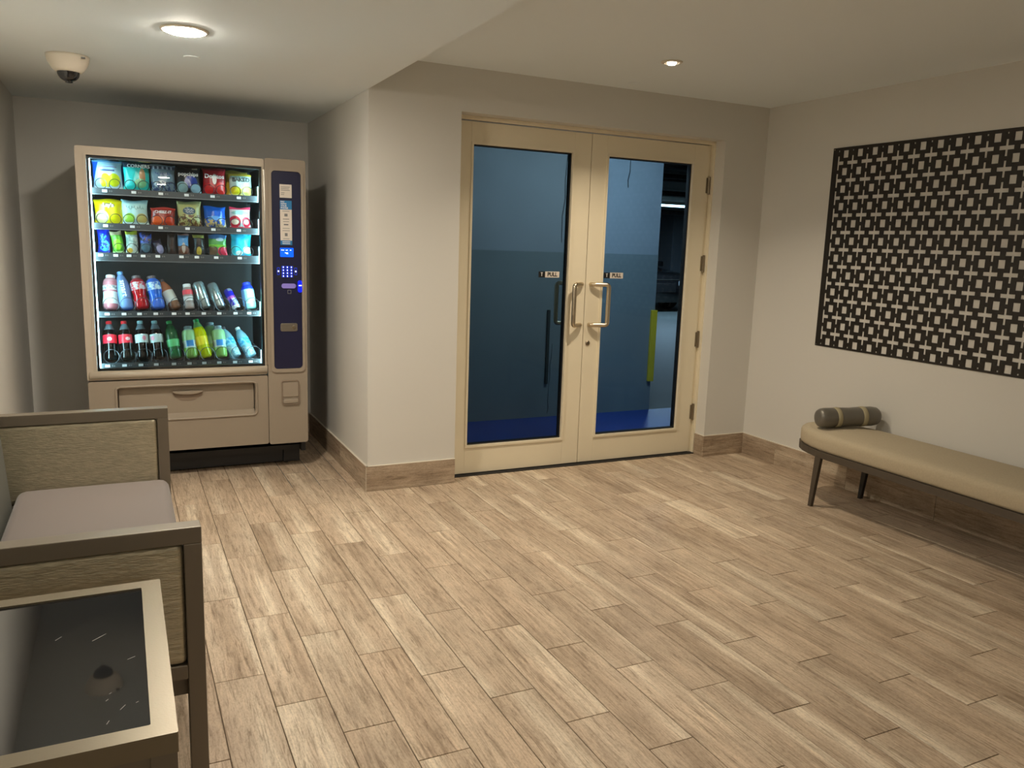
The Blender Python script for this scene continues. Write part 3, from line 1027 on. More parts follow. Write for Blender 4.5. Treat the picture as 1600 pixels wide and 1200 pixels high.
S = srgb
wm_, km, bm_ = M['white'], M['ink'], pr('blue_ink', S(30, 60, 150), .5)
tealink = pr('teal_ink', S(90, 140, 140), .5)
g1, g2, g3 = 'snacks on the top shelf', 'snacks on the second shelf', 'snacks on the third shelf'
z1 = LIPS[0][0] - .005
bag(R1[0], z1, .152, .160, zoned('bag_blue_white', S(188, 226, 246), [('slant', -.078, .22, S(20, 90, 210)), ('band', .148, .2, S(120, 190, 235)), ('rect', -.035, .035, .098, .108, S(50, 80, 130)), ('rect', -.040, .046, .120, .124, S(150, 110, 170)), ('disc', -.012, .045, .026, .042, S(225, 205, 40)), ('disc', .032, .052, .030, .036, S(215, 225, 30)), ('band', 0, .014, S(215, 235, 245))], bump=.3), 'pale blue chip bag with blue edge and yellow chips', g1, seed=1)
bag(R1[1], z1, .138, .158, zoned('bag_teal', S(38, 204, 200), [('band', .128, .2, S(34, 60, 84)), ('disc', .030, .080, .016, .045, S(196, 150, 110)), ('disc', .020, .042, .03, .025, S(130, 200, 150)), ('band', 0, .008, S(190, 225, 225))], bump=.3), 'teal chip bag with dark top band and white capitals', g1, words=[('CORNERS', .026, .012, .134, wm_, .0006)], seed=2)
bag(R1[1] - .02, z1, .13, .168, zoned('bag_teal_rear', S(30, 100, 190), [('band', .14, .2, S(40, 170, 170))], bump=.3), 'blue bag standing behind the teal chip bag', g1, y=.862, seed=12)
bag(R1[2], z1, .134, .156, zoned('bag_silver', S(120, 146, 164), [('band', .128, .146, S(52, 62, 96)), ('rect', -.052, -.043, .128, .146, S(190, 200, 220)), ('rect', -.030, -.021, .128, .146, S(190, 200, 220)), ('rect', -.006, .005, .128, .146, S(190, 200, 220)), ('rect', .018, .027, .128, .146, S(190, 200, 220)), ('rect', .040, .049, .128, .146, S(190, 200, 220)), ('disc', -.015, .045, .03, .02, S(200, 208, 212)), ('blot', .0, .06, 60, S(58, 80, 128))], bump=.3), 'grey blue bag with a striped top edge', g1, words=[(None, .085, .0, .102, bm_, 0)], seed=3)
bag(R1[3], z1, .136, .150, zoned('bag_black', S(20, 20, 26), [('disc', .012, .066, .034, .036, S(38, 62, 150)), ('disc', -.036, .034, .032, .032, S(140, 180, 186)), ('disc', .040, .028, .034, .030, S(150, 196, 220)), ('rect', .02, .05, .138, .2, S(200, 195, 170))], bump=.3), 'black chip bag with blue chips and white lettering', g1, words=[('popchips', .030, -.002, .108, wm_, .0008)], seed=4)
bag(R1[4], z1, .130, .156, zoned('bag_red', S(166, 20, 34), [('disc', -.026, .035, .030, .030, S(214, 40, 44)), ('disc', .036, .040, .028, .036, S(226, 52, 48)), ('disc', .0, .09, .012, .03, S(230, 220, 215)), ('band', .140, .2, S(120, 24, 34))], bump=.3), 'dark red tortilla chip bag on the top shelf', g1, words=[('Doritos', .034, .0, .104, wm_, .001)], seed=5)
bag(R1[5], z1, .132, .132, zoned('bag_baked', S(196, 226, 222), [('band', .118, .2, S(228, 200, 70)), ('disc', -.03, .028, .036, .030, S(226, 214, 40)), ('disc', .036, .030, .034, .032, S(240, 226, 130)), ('slant', -.09, .3, S(226, 200, 80)), ('band', 0, .012, S(236, 222, 120))], bump=.3), 'pale mint chip bag with yellow chips at the shelf end', g1, words=[('BAKED', .032, .002, .094, km, .0008)], seed=6)
bag(R1[5] - .012, z1, .128, .152, zoned('bag_baked_rear', S(222, 190, 60), [('band', .13, .2, S(240, 220, 120))], bump=.3), 'yellow bag showing behind the pale mint chip bag', g1, y=.862, seed=13)
z2 = LIPS[1][0] - .005
bag(R2[0], z2, .148, .136, zoned('bag_yellow', S(232, 222, 10), [('disc', -.034, .038, .034, .034, S(240, 236, 170)), ('disc', -.002, .102, .034, .013, S(150, 130, 70)), ('band', .124, .2, S(224, 200, 10))], bump=.3), 'bright yellow potato chip bag', g2, words=[("Lay's", .028, -.001, .102, wm_, .0012)], seed=21)
bag(R2[1], z2, .140, .138, zoned('bag_aqua', S(182, 222, 220), [('disc', -.03, .036, .028, .028, S(150, 200, 60)), ('disc', .034, .036, .028, .028, S(200, 190, 110)), ('band', .118, .2, S(160, 205, 214)), ('band', 0, .014, S(210, 238, 240))], bump=.3), 'pale aqua chip bag beside the yellow bag', g2, words=[(None, .095, .0, .096, tealink, 0)], seed=22)
bag(R2[2], z2, .134, .104, zoned('bag_orange', S(150, 36, 22), [('disc', -.026, .022, .036, .034, S(222, 90, 30)), ('disc', .034, .020, .032, .032, S(206, 66, 26)), ('band', .094, .2, S(196, 70, 62))], bump=.3), 'dark red cracker bag with orange crackers', g2, words=[('CHEEZ-IT', .021, .0, .076, wm_, .0006)], seed=23)
bag(R2[3], z2, .134, .146, zoned('bag_olive', S(178, 178, 116), [('blot', .0, .07, 55, S(110, 76, 44)), ('disc', -.002, .090, .034, .022, S(60, 88, 110)), ('band', .128, .2, S(196, 198, 140))], bump=.3), 'olive green bag with nuts and a dark oval logo', g2, words=[(None, .050, -.002, .096, wm_, 0), (None, .044, .0, .084, wm_, 0)], seed=24)
bag(R2[4], z2, .124, .124, zoned('bag_blue', S(16, 92, 200), [('blot', .0, .05, 60, S(206, 190, 130)), ('disc', .0, .055, .04, .012, S(90, 160, 230)), ('slant', -.11, .3, S(8, 60, 170))], bump=.9), 'crumpled royal blue cookie bag', g2, t=.03, seed=25)
bag(R2[5], z2, .122, .126, zoned('bag_pinkwhite', S(224, 232, 228), [('disc', -.032, .040, .034, .034, S(200, 30, 56)), ('disc', -.030, .040, .020, .018, S(236, 224, 200)), ('disc', .034, .040, .026, .030, S(216, 40, 66)), ('disc', .034, .040, .014, .016, S(240, 236, 226)), ('band', .112, .2, S(220, 60, 96)), ('band', 0, .012, S(230, 60, 80)), ('disc', .0, .092, .05, .012, S(150, 204, 200))], bump=.4), 'white and red bag with pink top edge', g2, seed=26)
z3 = LIPS[2][0] - .005
bag(R3[0], z3, .064, .136, zoned('bar_blue', S(20, 50, 210), [('disc', -.002, .085, .018, .020, S(40, 190, 230)), ('disc', .004, .040, .026, .030, S(90, 210, 245)), ('blot', .02, .11, 70, S(20, 60, 220))], bump=.3), 'tall blue cookie pack at the shelf end', g3, t=.014, seed=31, name='cookie_pack')
bag(R3[1], z3, .060, .124, zoned('bar_green', S(92, 186, 44), [('band', .102, .2, S(206, 190, 150)), ('disc', .0, .05, .022, .03, S(150, 220, 40)), ('band', 0, .012, S(190, 230, 160))], bump=.5), 'lime green wrapped bar', g3, t=.016, seed=32, name='candy_bar', roll=-.12)
bag(R3[2], z3, .064, .126, zoned('bar_white', S(196, 218, 210), [('band', .106, .2, S(204, 210, 60)), ('disc', -.012, .018, .016, .014, S(226, 190, 70)), ('blot', .04, .10, 50, S(150, 184, 176))], bump=.5), 'white wrapped bar with yellow green top', g3, t=.018, seed=33, name='candy_bar')
bag(R3[3], z3, .066, .120, zoned('bar_navy', S(16, 26, 44), [('disc', .01, .090, .018, .018, S(120, 100, 80)), ('disc', .0, .038, .022, .03, S(70, 110, 130)), ('blot', .06, .12, 60, S(60, 90, 190))], bump=.5), 'dark navy wrapped bar', g3, t=.018, seed=34, name='candy_bar')
bag(R3[4], z3, .052, .084, zoned('bar_purple', S(30, 26, 52), [('disc', .006, .030, .018, .028, S(150, 150, 190))], bump=.5), 'short dark purple wrapped bar', g3, t=.016, seed=35, name='candy_bar', roll=-.25)
bag(-.942, z3, .048, .125, zoned('bar_brown', S(44, 28, 22), [], bump=.4), 'dark brown bar with white vertical lettering', g3, t=.012, seed=36, name='candy_bar')
bag(R3[5], z3, .062, .120, zoned('bar_skyblue', S(86, 150, 206), [('band', 0, .050, S(120, 78, 60)), ('disc', .0, .04, .010, .03, S(200, 190, 180)), ('band', .112, .2, S(200, 150, 150))], bump=.6), 'sky blue and brown wrapped bar', g3, t=.018, seed=37, name='candy_bar')
bag(R3[6], z3, .064, .122, zoned('bar_dark_yellow', S(32, 28, 26), [('band', .100, .118, S(190, 190, 90)), ('disc', .0, .022, .014, .026, S(206, 190, 80))], bump=.5), 'black wrapped bar with yellow stripe', g3, t=.018, seed=38, name='candy_bar')
bag(R3[7], z3, .104, .124, zoned('pack_green', S(80, 160, 84), [('band', .098, .2, S(76, 130, 190)), ('disc', .034, .026, .036, .030, S(214, 50, 80)), ('disc', -.03, .03, .03, .03, S(110, 92, 70)), ('band', .05, .064, S(120, 200, 60)), ('disc', .012, .094, .022, .010, S(180, 210, 220))], bump=.3), 'green pack with blue top and pink fruit', g3, t=.014, seed=39)
bag(R3[8], z3, .118, .132, zoned('pack_cyan', S(14, 176, 214), [('disc', -.030, .034, .030, .030, S(60, 206, 226)), ('disc', .036, .036, .028, .022, S(220, 236, 226)), ('disc', -.012, .018, .02, .014, S(226, 236, 230)), ('blot', .10, .13, 40, S(60, 200, 230))], bump=.3), 'cyan snack pack at the right shelf end', g3, t=.018, seed=40)

# bottles: profile as (r, z) for a 0.235 m bottle
SODA = [(.020, .0), (.030, .002), (.0355, .012), (.0365, .03), (.0345, .055), (.0335, .075), (.0355, .10), (.0365, .115), (.0365, .145), (.034, .162), (.026, .186), (.0175, .206), (.0135, .215), (.0135, .222)]
SPORT = [(.026, .0), (.036, .004), (.040, .016), (.040, .055), (.036, .075), (.036, .090), (.040, .105), (.0405, .150), (.037, .168), (.026, .180), (.022, .184), (.022, .190)]
WATER = [(.022, .0), (.032, .003), (.036, .012), (.036, .06), (.0345, .07), (.036, .08), (.036, .135), (.033, .160), (.022, .190), (.0135, .205), (.0135, .214)]
CAN = [(.024, 0.), (.027, .004), (.033, .012), (.033, .150), (.029, .158), (.027, .161), (.027, .163)]
SLIM = [(.020, 0.), (.022, .003), (.0265, .010), (.0265, .124), (.023, .131), (.0215, .134)]


def rad(prof, z):
    for (ra, za), (rb, zb) in zip(prof[:-1], prof[1:]):
        if za <= z <= zb:
            return ra + (rb - ra) * (z - za) / max(1e-6, zb - za)
    return prof[-1][0]


def bottle(x, z, prof, k, mat, label, group, cap=None, lab=None, lab_range=None, lean=.30, roll=0., y=.785, name='bottle', cat='bottle', words=None, lidmat=None):
    if abs(roll) > .26:
        lean, y = .46, y + .012
    o = empty(name, (x, y, z), label, cat, group, rot=(-lean, roll, 0))
    p = [(r * k, zz * k) for r, zz in prof]
    link('body', lathe_me(p, 20), mat, o, world=False, smooth=True)
    top = p[-1]
    if cap:
        link('cap', lathe_me([(top[0] + .002, top[1] - .009 * k), (top[0] + .0025, top[1] + .006 * k), (top[0] + .001, top[1] + .009 * k), (.002, top[1] + .010 * k)], 18), cap, o, world=False)
    if lab:
        a, b = lab_range[0] * k, lab_range[1] * k
        n = 5
        link('label_wrap', lathe_me([(rad(p, a + (b - a) * i / n) + .0007, a + (b - a) * i / n) for i in range(n + 1)], 20, False), lab, o, world=False, smooth=True)
    if lidmat:
        link('lid', lathe_me([(p[-1][0] - .003, p[-1][1] - .003), (p[-1][0] - .001, p[-1][1] + .0006), (.002, p[-1][1] - .002)], 18), lidmat, o, world=False)
        link('base_dish', lathe_me([(p[0][0] + .001, -.0006), (p[0][0] - .004, .001), (.003, .003)], 18), lidmat, o, world=False)
    if words:
        body, size, dx, zz, wm2, ang = words
        me = text_me(body, size, .0004, bold=.0006)
        me.transform(Matrix.Translation((dx, -rad(p, zz) - .0012, zz)) @ Matrix.Rotation(ang, 4, 'Y'))
        link('lettering', me, wm2, o, world=False)
    return o


g4, g5 = 'drinks on the fourth shelf', 'drinks on the bottom shelf'
z4, z5 = LIPS[3][0] + .004, LIPS[4][0] + .004
cW, cR, cG, cS = pr('cap_white', (.75, .8, .8), .4), pr('cap_red', S(220, 30, 40), .35), pr('cap_green', S(30, 140, 70), .35), pr('cap_silver', S(150, 190, 196), .35)
cO, cB = pr('cap_grey', S(90, 84, 88), .4), pr('cap_blue', S(120, 165, 220), .4)
rg = math.radians
clr = zoned('clear_plastic', S(196, 216, 222), [], .08, clear=.55)
LB = lambda n, base, zones=(): zoned(n, base, list(zones), .4)
bottle(R4[0], z4, SPORT, 1.0, zoned('tea_pink', S(204, 130, 140), [('band', .16, .3, S(206, 150, 156))], .12, clear=.25), 'pink drink bottle with white label and white cap', g4, cW, LB('label_tea', S(206, 216, 206), [('blot', .10, .15, 70, S(120, 130, 130))]), (.03, .135), roll=rg(2))
bottle(R4[1], z4, WATER, 1.0, zoned('water_blue', S(130, 170, 226), [], .06, clear=.35), 'clear blue water bottle with blue print', g4, cB, None, roll=rg(-8), words=('smart', .042, .004, .118, wm_, rg(90)))
bottle(R4[2], z4, SPORT, 1.0, zoned('sport_red', S(176, 14, 26), [('band', .165, .3, S(150, 60, 70))], .1, clear=.12), 'red sports drink bottle', g4, cO, LB('label_sport_red', S(196, 198, 204), [('blot', .10, .16, 60, S(190, 60, 70))]), (.112, .158), roll=rg(-8))
bottle(R4[3], z4, SPORT, 1.0, zoned('sport_blue', S(60, 110, 214), [('band', .06, .11, S(24, 100, 210))], .1, clear=.15), 'blue sports drink bottle', g4, cO, LB('label_sport_blue', S(176, 206, 224), [('blot', .10, .16, 60, S(60, 120, 200))]), (.112, .158), roll=rg(-9))
bottle(R4[4], z4, WATER, .90, zoned('drink_amber', S(190, 130, 96), [('band', 0, .05, S(150, 110, 84))], .1, clear=.35), 'amber bottle with white label leaning left', g4, cO, LB('label_amber', S(200, 214, 208), [('band', .118, .2, S(226, 140, 110))]), (.05, .132), roll=rg(-24))
bottle(R4[5], z4, [(.022, 0), (.026, .004), (.026, .03), (.023, .034), (.026, .038), (.026, .05), (.023, .054), (.026, .058), (.026, .10), (.020, .118), (.018, .122), (.018, .128)], 1.1, zoned('shake_grey', S(150, 140, 136), [('band', .05, .075, S(206, 214, 216))], .3), 'small ribbed shake bottle with red label and white cap', g4, cW, LB('label_red', S(220, 60, 76)), (.078, .104), roll=rg(-4))
silver = zoned('can_silver', S(176, 194, 196), [('band', 0, .012, S(120, 126, 128))], .22, metal=.75)
for i, rl, nm in ((6, -14, 'left silver can leaning beside the shake bottle'), (7, -17, 'right silver can leaning beside the slim blue can')):
    bottle(R4[i], z4, CAN, 1.02, silver, nm, g4, lidmat=M['chrome'], roll=rg(rl), name='drink_can', cat='can')
bottle(R4[8], z4, SLIM, 1.0, zoned('can_bluepurple', S(150, 170, 206), [('slant', .0, -.0, S(60, 60, 190)), ('band', .082, .115, S(40, 40, 200)), ('band', .064, .082, S(170, 90, 190)), ('band', .0, .02, S(220, 230, 236))], .25, metal=.4), 'slim blue and purple energy drink can', g4, lidmat=M['chrome'], roll=rg(-23), name='drink_can', cat='can')
bottle(R4[9], z4, [(.026, 0), (.036, .003), (.038, .012), (.038, .12), (.030, .142), (.022, .148), (.022, .155)], 1.0, zoned('drink_aqua', S(150, 220, 206), [('blot', .03, .11, 45, S(206, 240, 226)), ('slant', -.022, .0, S(110, 170, 226)), ('band', .118, .3, S(30, 60, 220))], .2), 'aqua white carton bottle with blue shoulder', g4, pr('cap_royal', S(30, 60, 210), .35), None, roll=rg(-6))
cola = zoned('cola', S(14, 8, 8), [('band', .178, .3, S(104, 118, 124))], .06)
for i, rl, nm in ((0, -1, 'first cola bottle with red cap, by the light strip'), (1, -3, 'second cola bottle with red cap and red label')):
    bottle(R5[i], z5, SODA, 1.0, cola, nm, g5, cR, LB('label_cola_%d' % i, S(220, 40, 60), [('disc', .012 * i, .122, .012, .010, S(236, 200, 200))]), (.098, .148), roll=rg(rl))
for i, rl, nm in ((2, -3, 'first cola bottle with silver cap and silver label'), (3, -4, 'second silver-capped cola bottle, beside the green bottle')):
    bottle(R5[i], z5, SODA, 1.0, cola, nm, g5, cS, LB('label_silver_%d' % i, S(186, 212, 214), [('disc', .014 if i == 2 else -.02, .124, .010, .014, S(214, 140, 160))]), (.098, .148), roll=rg(rl))
bottle(R5[4], z5, SODA, 1.0, zoned('soda_green', S(60, 140, 84), [('band', .12, .3, S(50, 110, 70))], .06, clear=.45), 'green soda bottle with green label and green cap', g5, cG, LB('label_green', S(90, 190, 120)), (.072, .115), roll=rg(-8))
lime = zoned('drink_lime', S(150, 206, 150), [('band', .0, .06, S(140, 190, 90)), ('band', .168, .3, S(150, 180, 176))], .08, clear=.15)
lblb = LB('label_limeblue', S(170, 190, 190), [('rect', -.02, .02, .070, .112, S(40, 130, 200))])
bottle(R5[5], z5, SPORT, .98, lime, 'pale green bottle with blue label left of the yellow bottle', g5, clr, lblb, (.064, .108), roll=rg(-4))
bottle(R5[6], z5, SODA, 1.05, zoned('soda_yellow', S(196, 206, 0), [('band', .190, .3, S(120, 180, 110))], .08, clear=.12), 'bright yellow green soda bottle with green cap', g5, cG, LB('label_yellow', S(226, 214, 20)), (.075, .125), roll=rg(-12))
bottle(R5[7], z5, SPORT, .98, lime, 'pale green bottle with blue label right of the yellow bottle', g5, clr, lblb, (.064, .108), roll=rg(-3))
bottle(R5[7] - .036, z5 + .012, SPORT, .98, lime, 'pale green bottle standing in the second row', g5, clr, None, None, roll=rg(-3), y=.872)
wat = zoned('water_clear', S(150, 206, 222), [('blot', .0, .07, 80, S(206, 236, 244))], .05, clear=.35)
for i, rl, nm in ((8, -21, 'water bottle leaning on the pale green bottle'), (9, -23, 'water bottle at the right end of the bottom shelf')):
    bottle(R5[i], z5, WATER, .92, wat, nm, g5, cO if i == 8 else cW, LB('label_water_%d' % i, S(120, 200, 220), [('blot', .08, .15, 60, S(40, 150, 200))]), (.085, .135), roll=rg(rl))

# ------------------------------------------------------------------ settee
SFX, SFB = -1.066, -1.735
HA = .70
st = empty('settee', (-1.40, -1.5, 0), 'grey upholstered settee with bronze framed arms against the wall', 'settee')


def arm(y0, y1):
    cw = .043
    box('arm_rail', SFB, SFX, y0, y1, HA - .043, HA, M['frame'], st, bev=.0025)
    box('front_leg', SFX - cw, SFX, y0, y1, 0, HA - .043, M['frame'], st, bev=.0025)
    box('rear_leg', SFB, SFB + cw, y0, y1, 0, HA - .043, M['frame'], st, bev=.0025)
    box('lower_rail', SFB + cw, SFX - cw, y0, y1, .296, .334, M['frame'], st, bev=.0025)
    box('arm_panel', SFB + cw, SFX - cw, y0 + .003, y1 - .003, .334, HA - .043, M['panel'], st, bev=.020, seg=6)


arm(-2.283, -2.230)
arm(-.757, -.705)


def cushion_me(x0, x1, y0, y1, z0, z1, crown=.015, n=16, r=.035):
    """soft block with crowned top"""
    bm = bmesh.new()
    bmesh.ops.create_cube(bm, size=1)
    for v in bm.verts:
        v.co = Vector(((x0 + x1) / 2 + v.co.x * (x1 - x0), (y0 + y1) / 2 + v.co.y * (y1 - y0), (z0 + z1) / 2 + v.co.z * (z1 - z0)))
    bmesh.ops.bevel(bm, geom=list(bm.edges), offset=r, segments=4, profile=.5, affect='EDGES')
    bmesh.ops.subdivide_edges(bm, edges=[e for e in bm.edges if e.calc_length() > .12], cuts=6, use_grid_fill=True)
    for v in bm.verts:
        if v.co.z > z1 - r * .6:
            u = (v.co.x - x0) / (x1 - x0) * 2 - 1
            t = (v.co.y - y0) / (y1 - y0) * 2 - 1
            v.co.z += crown * (1 - u * u) * (1 - t ** 4)
    return bm_mesh(bm)


link('seat_cushion', cushion_me(-1.625, -1.074, -2.228, -.759, .285, .402, .012), M['seat'], st, smooth=True, label='grey mauve seat cushion')
box('seat_rail', SFB + .03, SFX - .012, -2.23, -.757, .225, .285, M['frame'], st, bev=.003)
me = box_me(-1.735, -1.640, -2.229, -.758, .30, .745, .025, 4)
for v in me.vertices:
    v.co.x -= .0 if v.co.x < -1.70 else (v.co.z - .30) * .07
link('backrest', me, M['backf'], st, smooth=True, label='grey upholstered backrest')

# ------------------------------------------------------------------ side table
TX0, TX1, TY0, TY1, TZ = -1.735, -1.170, -3.074, -2.438, .64
tb = empty('side_table', ((TX0 + TX1) / 2, (TY0 + TY1) / 2, 0), 'side table with champagne metal frame and black glass top', 'table')
link('top_frame', ring_me('XY', rr(TX0, TX1, TY0, TY1, .003), rr(TX0 + .040, TX1 - .039, TY0 + .037, TY1 - .037, .003), TZ - .035, TZ), M['cham'], tb)
tg = box('glass_top', TX0 + .040, TX1 - .039, TY0 + .037, TY1 - .037, TZ - .012, TZ - .004, M['tglass'], tb)
for (x, y, l, a) in ((-1.36, -2.659, .016, .9), (-1.289, -2.682, .032, .75), (-1.234, -2.79, .015, .5), (-1.268, -2.906, .005, .8), (-1.273, -2.927, .006, .9), (-1.249, -2.96, .015, 1.0), (-1.271, -2.998, .010, 1.2), (-1.227, -2.952, .005, .6)):
    me = box_me(-l / 2, l / 2, -.0004, .0004, 0, .0003)
    me.transform(Matrix.Translation((x, y, TZ - .004)) @ Matrix.Rotation(a, 4, 'Z'))
    link('scratch', me, M['scratch'], tg)
for x in (TX0 + .022, TX1 - .022):
    for y in (TY0 + .022, TY1 - .022):
        box('leg', x - .02, x + .02, y - .02, y + .02, 0, TZ - .035, M['frame'], tb, bev=.002)
for y in (TY0 + .022, TY1 - .022):
    box('apron', TX0 + .042, TX1 - .042, y - .014, y + .014, TZ - .10, TZ - .035, M['frame'], tb)
for x in (TX0 + .022, TX1 - .022):
    box('apron', x - .014, x + .014, TY0 + .042, TY1 - .042, TZ - .10, TZ - .035, M['frame'], tb)

# ------------------------------------------------------------------ bench
BX0, BX1 = 2.272, 2.728
bn = empty('bench', ((BX0 + BX1) / 2, -1.9, 0), 'long beige upholstered bench with rounded end and bronze legs', 'bench')
YC0, YC1, EB = -2.56, -1.20, .37


def bench_plan(ins, n=14):
    a, b = (BX1 - BX0) / 2 - ins, EB - ins
    xc = (BX0 + BX1) / 2
    top = [(xc + a * math.cos(PI * i / n / 2 * 2), YC1 + b * math.sin(PI * i / n)) for i in range(n + 1)]
    bot = [(xc - a * math.cos(PI * i / n), YC0 - b * math.sin(PI * i / n)) for i in range(n + 1)]
    return top + bot


link('frame_rail', ring_me('XY', bench_plan(0), bench_plan(.02), .293, .331), M['dkbronze'], bn)
box('seat_board', BX0 + .06, BX1 - .06, YC0 - .1, YC1 + .1, .312, .330, M['black'], bn)


def bench_cushion():
    n = 10
    levels = [(.012, .331, 0), (.004, .336, 0), (.0, .348, 0), (.0, .395, 0), (.006, .413, 0), (.018, .424, 0), (.045, .431, 0), (.10, .438, 0), (.17, .443, 0)]
    v, f = [], []
    for ins, z, _ in levels:
        for a, b in bench_plan(.005 + ins):
            wob = .0015 * math.sin(9 * b) * (1 if z > .42 else 0)
            v.append((a, b, z + wob))
    m_ = len(v) // len(levels)
    for k in range(len(levels) - 1):
        for i in range(m_):
            j = (i + 1) % m_
            f.append((k * m_ + i, k * m_ + j, (k + 1) * m_ + j, (k + 1) * m_ + i))
    f.append(tuple(range(m_)))
    f.append(tuple(range((len(levels) - 1) * m_, len(levels) * m_)))
    return pd(v, f)


link('seat_cushion', bench_cushion(), M['linen'], bn, smooth=True, label='beige linen cushion')
for yy, dy in ((-1.135, .028), (-2.63, -.028)):
    for xx, dx in ((BX0 + .012, .0), (BX1 - .045, .0)):
        v = []
        for z, hw in ((0, .0105), (.295, .020)):
            q = dy * (1 - z / .295)
            for a, b in ((-1, -1), (1, -1), (1, 1), (-1, 1)):
                v.append((xx + a * .011, yy + q + b * hw, z))
        link('leg', pd(v, [(0, 1, 2, 3), (4, 5, 6, 7), (0, 1, 5, 4), (1, 2, 6, 5), (2, 3, 7, 6), (3, 0, 4, 7)]), M['dkbronze'] if xx < 2.5 else M['black'], bn)

# bolster lying across the bench end
pa, pb = Vector((2.338, -1.050, .499)), Vector((2.705, -1.150, .509))
bo = empty('bolster_pillow', pa, 'grey satin bolster pillow with two tan straps', 'pillow')
ax = (pb - pa)
Ln = ax.length
ax.normalize()
q = Vector((0, 0, 1)).rotation_difference(ax).to_matrix().to_4x4()
RBo = .0565


def along(prof, name, mat, lab=None):
    me = lathe_me(prof, 28)
    me.transform(q)
    o = link(name, me, mat, bo, world=False, smooth=True, label=lab)
    return o


along([(.020, -.004), (.036, -.002), (.047, .004), (.0535, .016), (RBo, .034), (RBo, .092), (RBo - .005, .102), (RBo - .005, .122), (RBo, .132), (RBo - .003, .19), (RBo, .250), (RBo - .004, .262), (RBo - .004, .284), (RBo, .294), (RBo, Ln - .05), (.052, Ln - .02), (.04, Ln - .004), (.02, Ln)], 'roll', M['bolster'])
for a, b in ((.098, .126), (.258, .288)):
    along([(RBo - .003, a), (RBo + .0015, a + .003), (RBo + .0022, (a + b) / 2), (RBo + .0015, b - .003), (RBo - .003, b)], 'strap', M['strap'], 'tan strap')

# ------------------------------------------------------------------ cut-out wall panel
LY0, LZ0, LZ1 = -.587, .851, 2.061
PT, PZ = .105, .1033
NC, NR = 17, 12
LW = .097 * 2 + PT * (NC - 1)
holes = []
for j in range(NR):
    cz = LZ1 - .040 - PZ * j
    for i in range(NC):
        cu = .097 + PT * i
        holes.append((cu - .0185, cu + .0185, cz - .0215, cz + .0215))
for j in range(NR - 1):
    cz = LZ1 - .040 - PZ * (j + .5)
    for i in range(NC + 1):
        cu = .097 + PT * (i - .5)
        a0 = cu - .0385 if i > 0 else cu - .0065
        a1 = cu + .0385 if i < NC else cu + .0065
        holes.append((a0, a1, cz - .0100, cz + .0100))
        holes.append((cu - .0068, cu + .0068, cz - .0408, cz + .0408))
for i in range(NC + 1):
    cu = .097 + PT * (i - .5)
    for cz in (LZ1 - .0210, LZ0 + .0165):
        holes.append((cu - .005, cu + .005, cz - .0045, cz + .0045))
us = sorted(set([0, LW] + [round(h[k], 5) for h in holes for k in (0, 1)]))
zs = sorted(set([LZ0, LZ1] + [round(h[k], 5) for h in holes for k in (2, 3)]))
ui = {u: i for i, u in enumerate(us)}
zi = {z: i for i, z in enumerate(zs)}
solid = [[True] * (len(zs) - 1) for _ in range(len(us) - 1)]
for h in holes:
    for a in range(ui[round(h[0], 5)], ui[round(h[1], 5)]):
        for b in range(zi[round(h[2], 5)], zi[round(h[3], 5)]):
            solid[a][b] = False
XF, XBk = XR - .0045, XR - .0008
vid, v, f = {}, [], []


def vv(a, b, s):
    k = (a, b, s)
    if k not in vid:
        vid[k] = len(v)
        v.append((XBk if s else XF, LY0 - us[a], zs[b]))
    return vid[k]


na, nb = len(us) - 1, len(zs) - 1
for a in range(na):
    for b in range(nb):
        if not solid[a][b]:
            continue
        f.append((vv(a, b, 0), vv(a + 1, b, 0), vv(a + 1, b + 1, 0), vv(a, b + 1, 0)))
        f.append((vv(a, b, 1), vv(a, b + 1, 1), vv(a + 1, b + 1, 1), vv(a + 1, b, 1)))
        for da, db, e in ((-1, 0, ((a, b), (a, b + 1))), (1, 0, ((a + 1, b + 1), (a + 1, b))), (0, -1, ((a + 1, b), (a, b))), (0, 1, ((a, b + 1), (a + 1, b + 1)))):
            A, B = a + da, b + db
            if A < 0 or B < 0 or A >= na or B >= nb or not solid[A][B]:
                (p0, p1), (q0, q1) = e
                f.append((vv(p0, p1, 0), vv(q0, q1, 0), vv(q0, q1, 1), vv(p0, p1, 1)))
lat = empty('wall_panel', (XR, LY0 - LW / 2, LZ0), 'black cut-out wall panel with crosses and squares', 'wall art')
lme = bpy.data.meshes.new('m')
lme.from_pydata(v, [], f)
link('cut_sheet', lme, M['lattice'], lat)
for yy in (LY0 - .0095, LY0 - LW + .0095):
    for zz in (LZ0 + .0095, LZ1 - .0095):
        me = lathe_me([(.004, 0), (.004, .0006)], 10)
        me.transform(Matrix.Translation((XR - .0002, yy, zz)) @ Matrix.Rotation(-PI / 2, 4, 'Y'))
        link('spacer', me, M['steel_dark'], lat)
        me = lathe_me([(.003, 0), (.0025, .0015)], 10)
        me.transform(Matrix.Translation((XF, yy, zz)) @ Matrix.Rotation(-PI / 2, 4, 'Y'))
        link('screw', me, M['steel'], lat)

# ------------------------------------------------------------------ ceiling fittings
def disc_lamp(x, y, lab, power):
    t = empty('ceiling_lamp', (x, y, ZL), lab, 'lamp', 'round lamps in the lower ceiling')
    tr = lathe_me([(.074, -.0005), (.090, -.0008), (.088, -.006), (.075, -.009), (.074, -.005)], 40, False)
    link('trim_ring', tr, M['fix_white'], t, world=False, smooth=True)
    lm = pr('lamp_lens_lit', (.9, .88, .8), .5, emit=WARM, es=power / (PI * .0185))
    link('lens', lathe_me([(.0745, -.0045), (.0735, -.0085), (.066, -.0115), (.045, -.0140), (.022, -.0150), (.002, -.0152)], 32), lm, t, world=False, smooth=True)


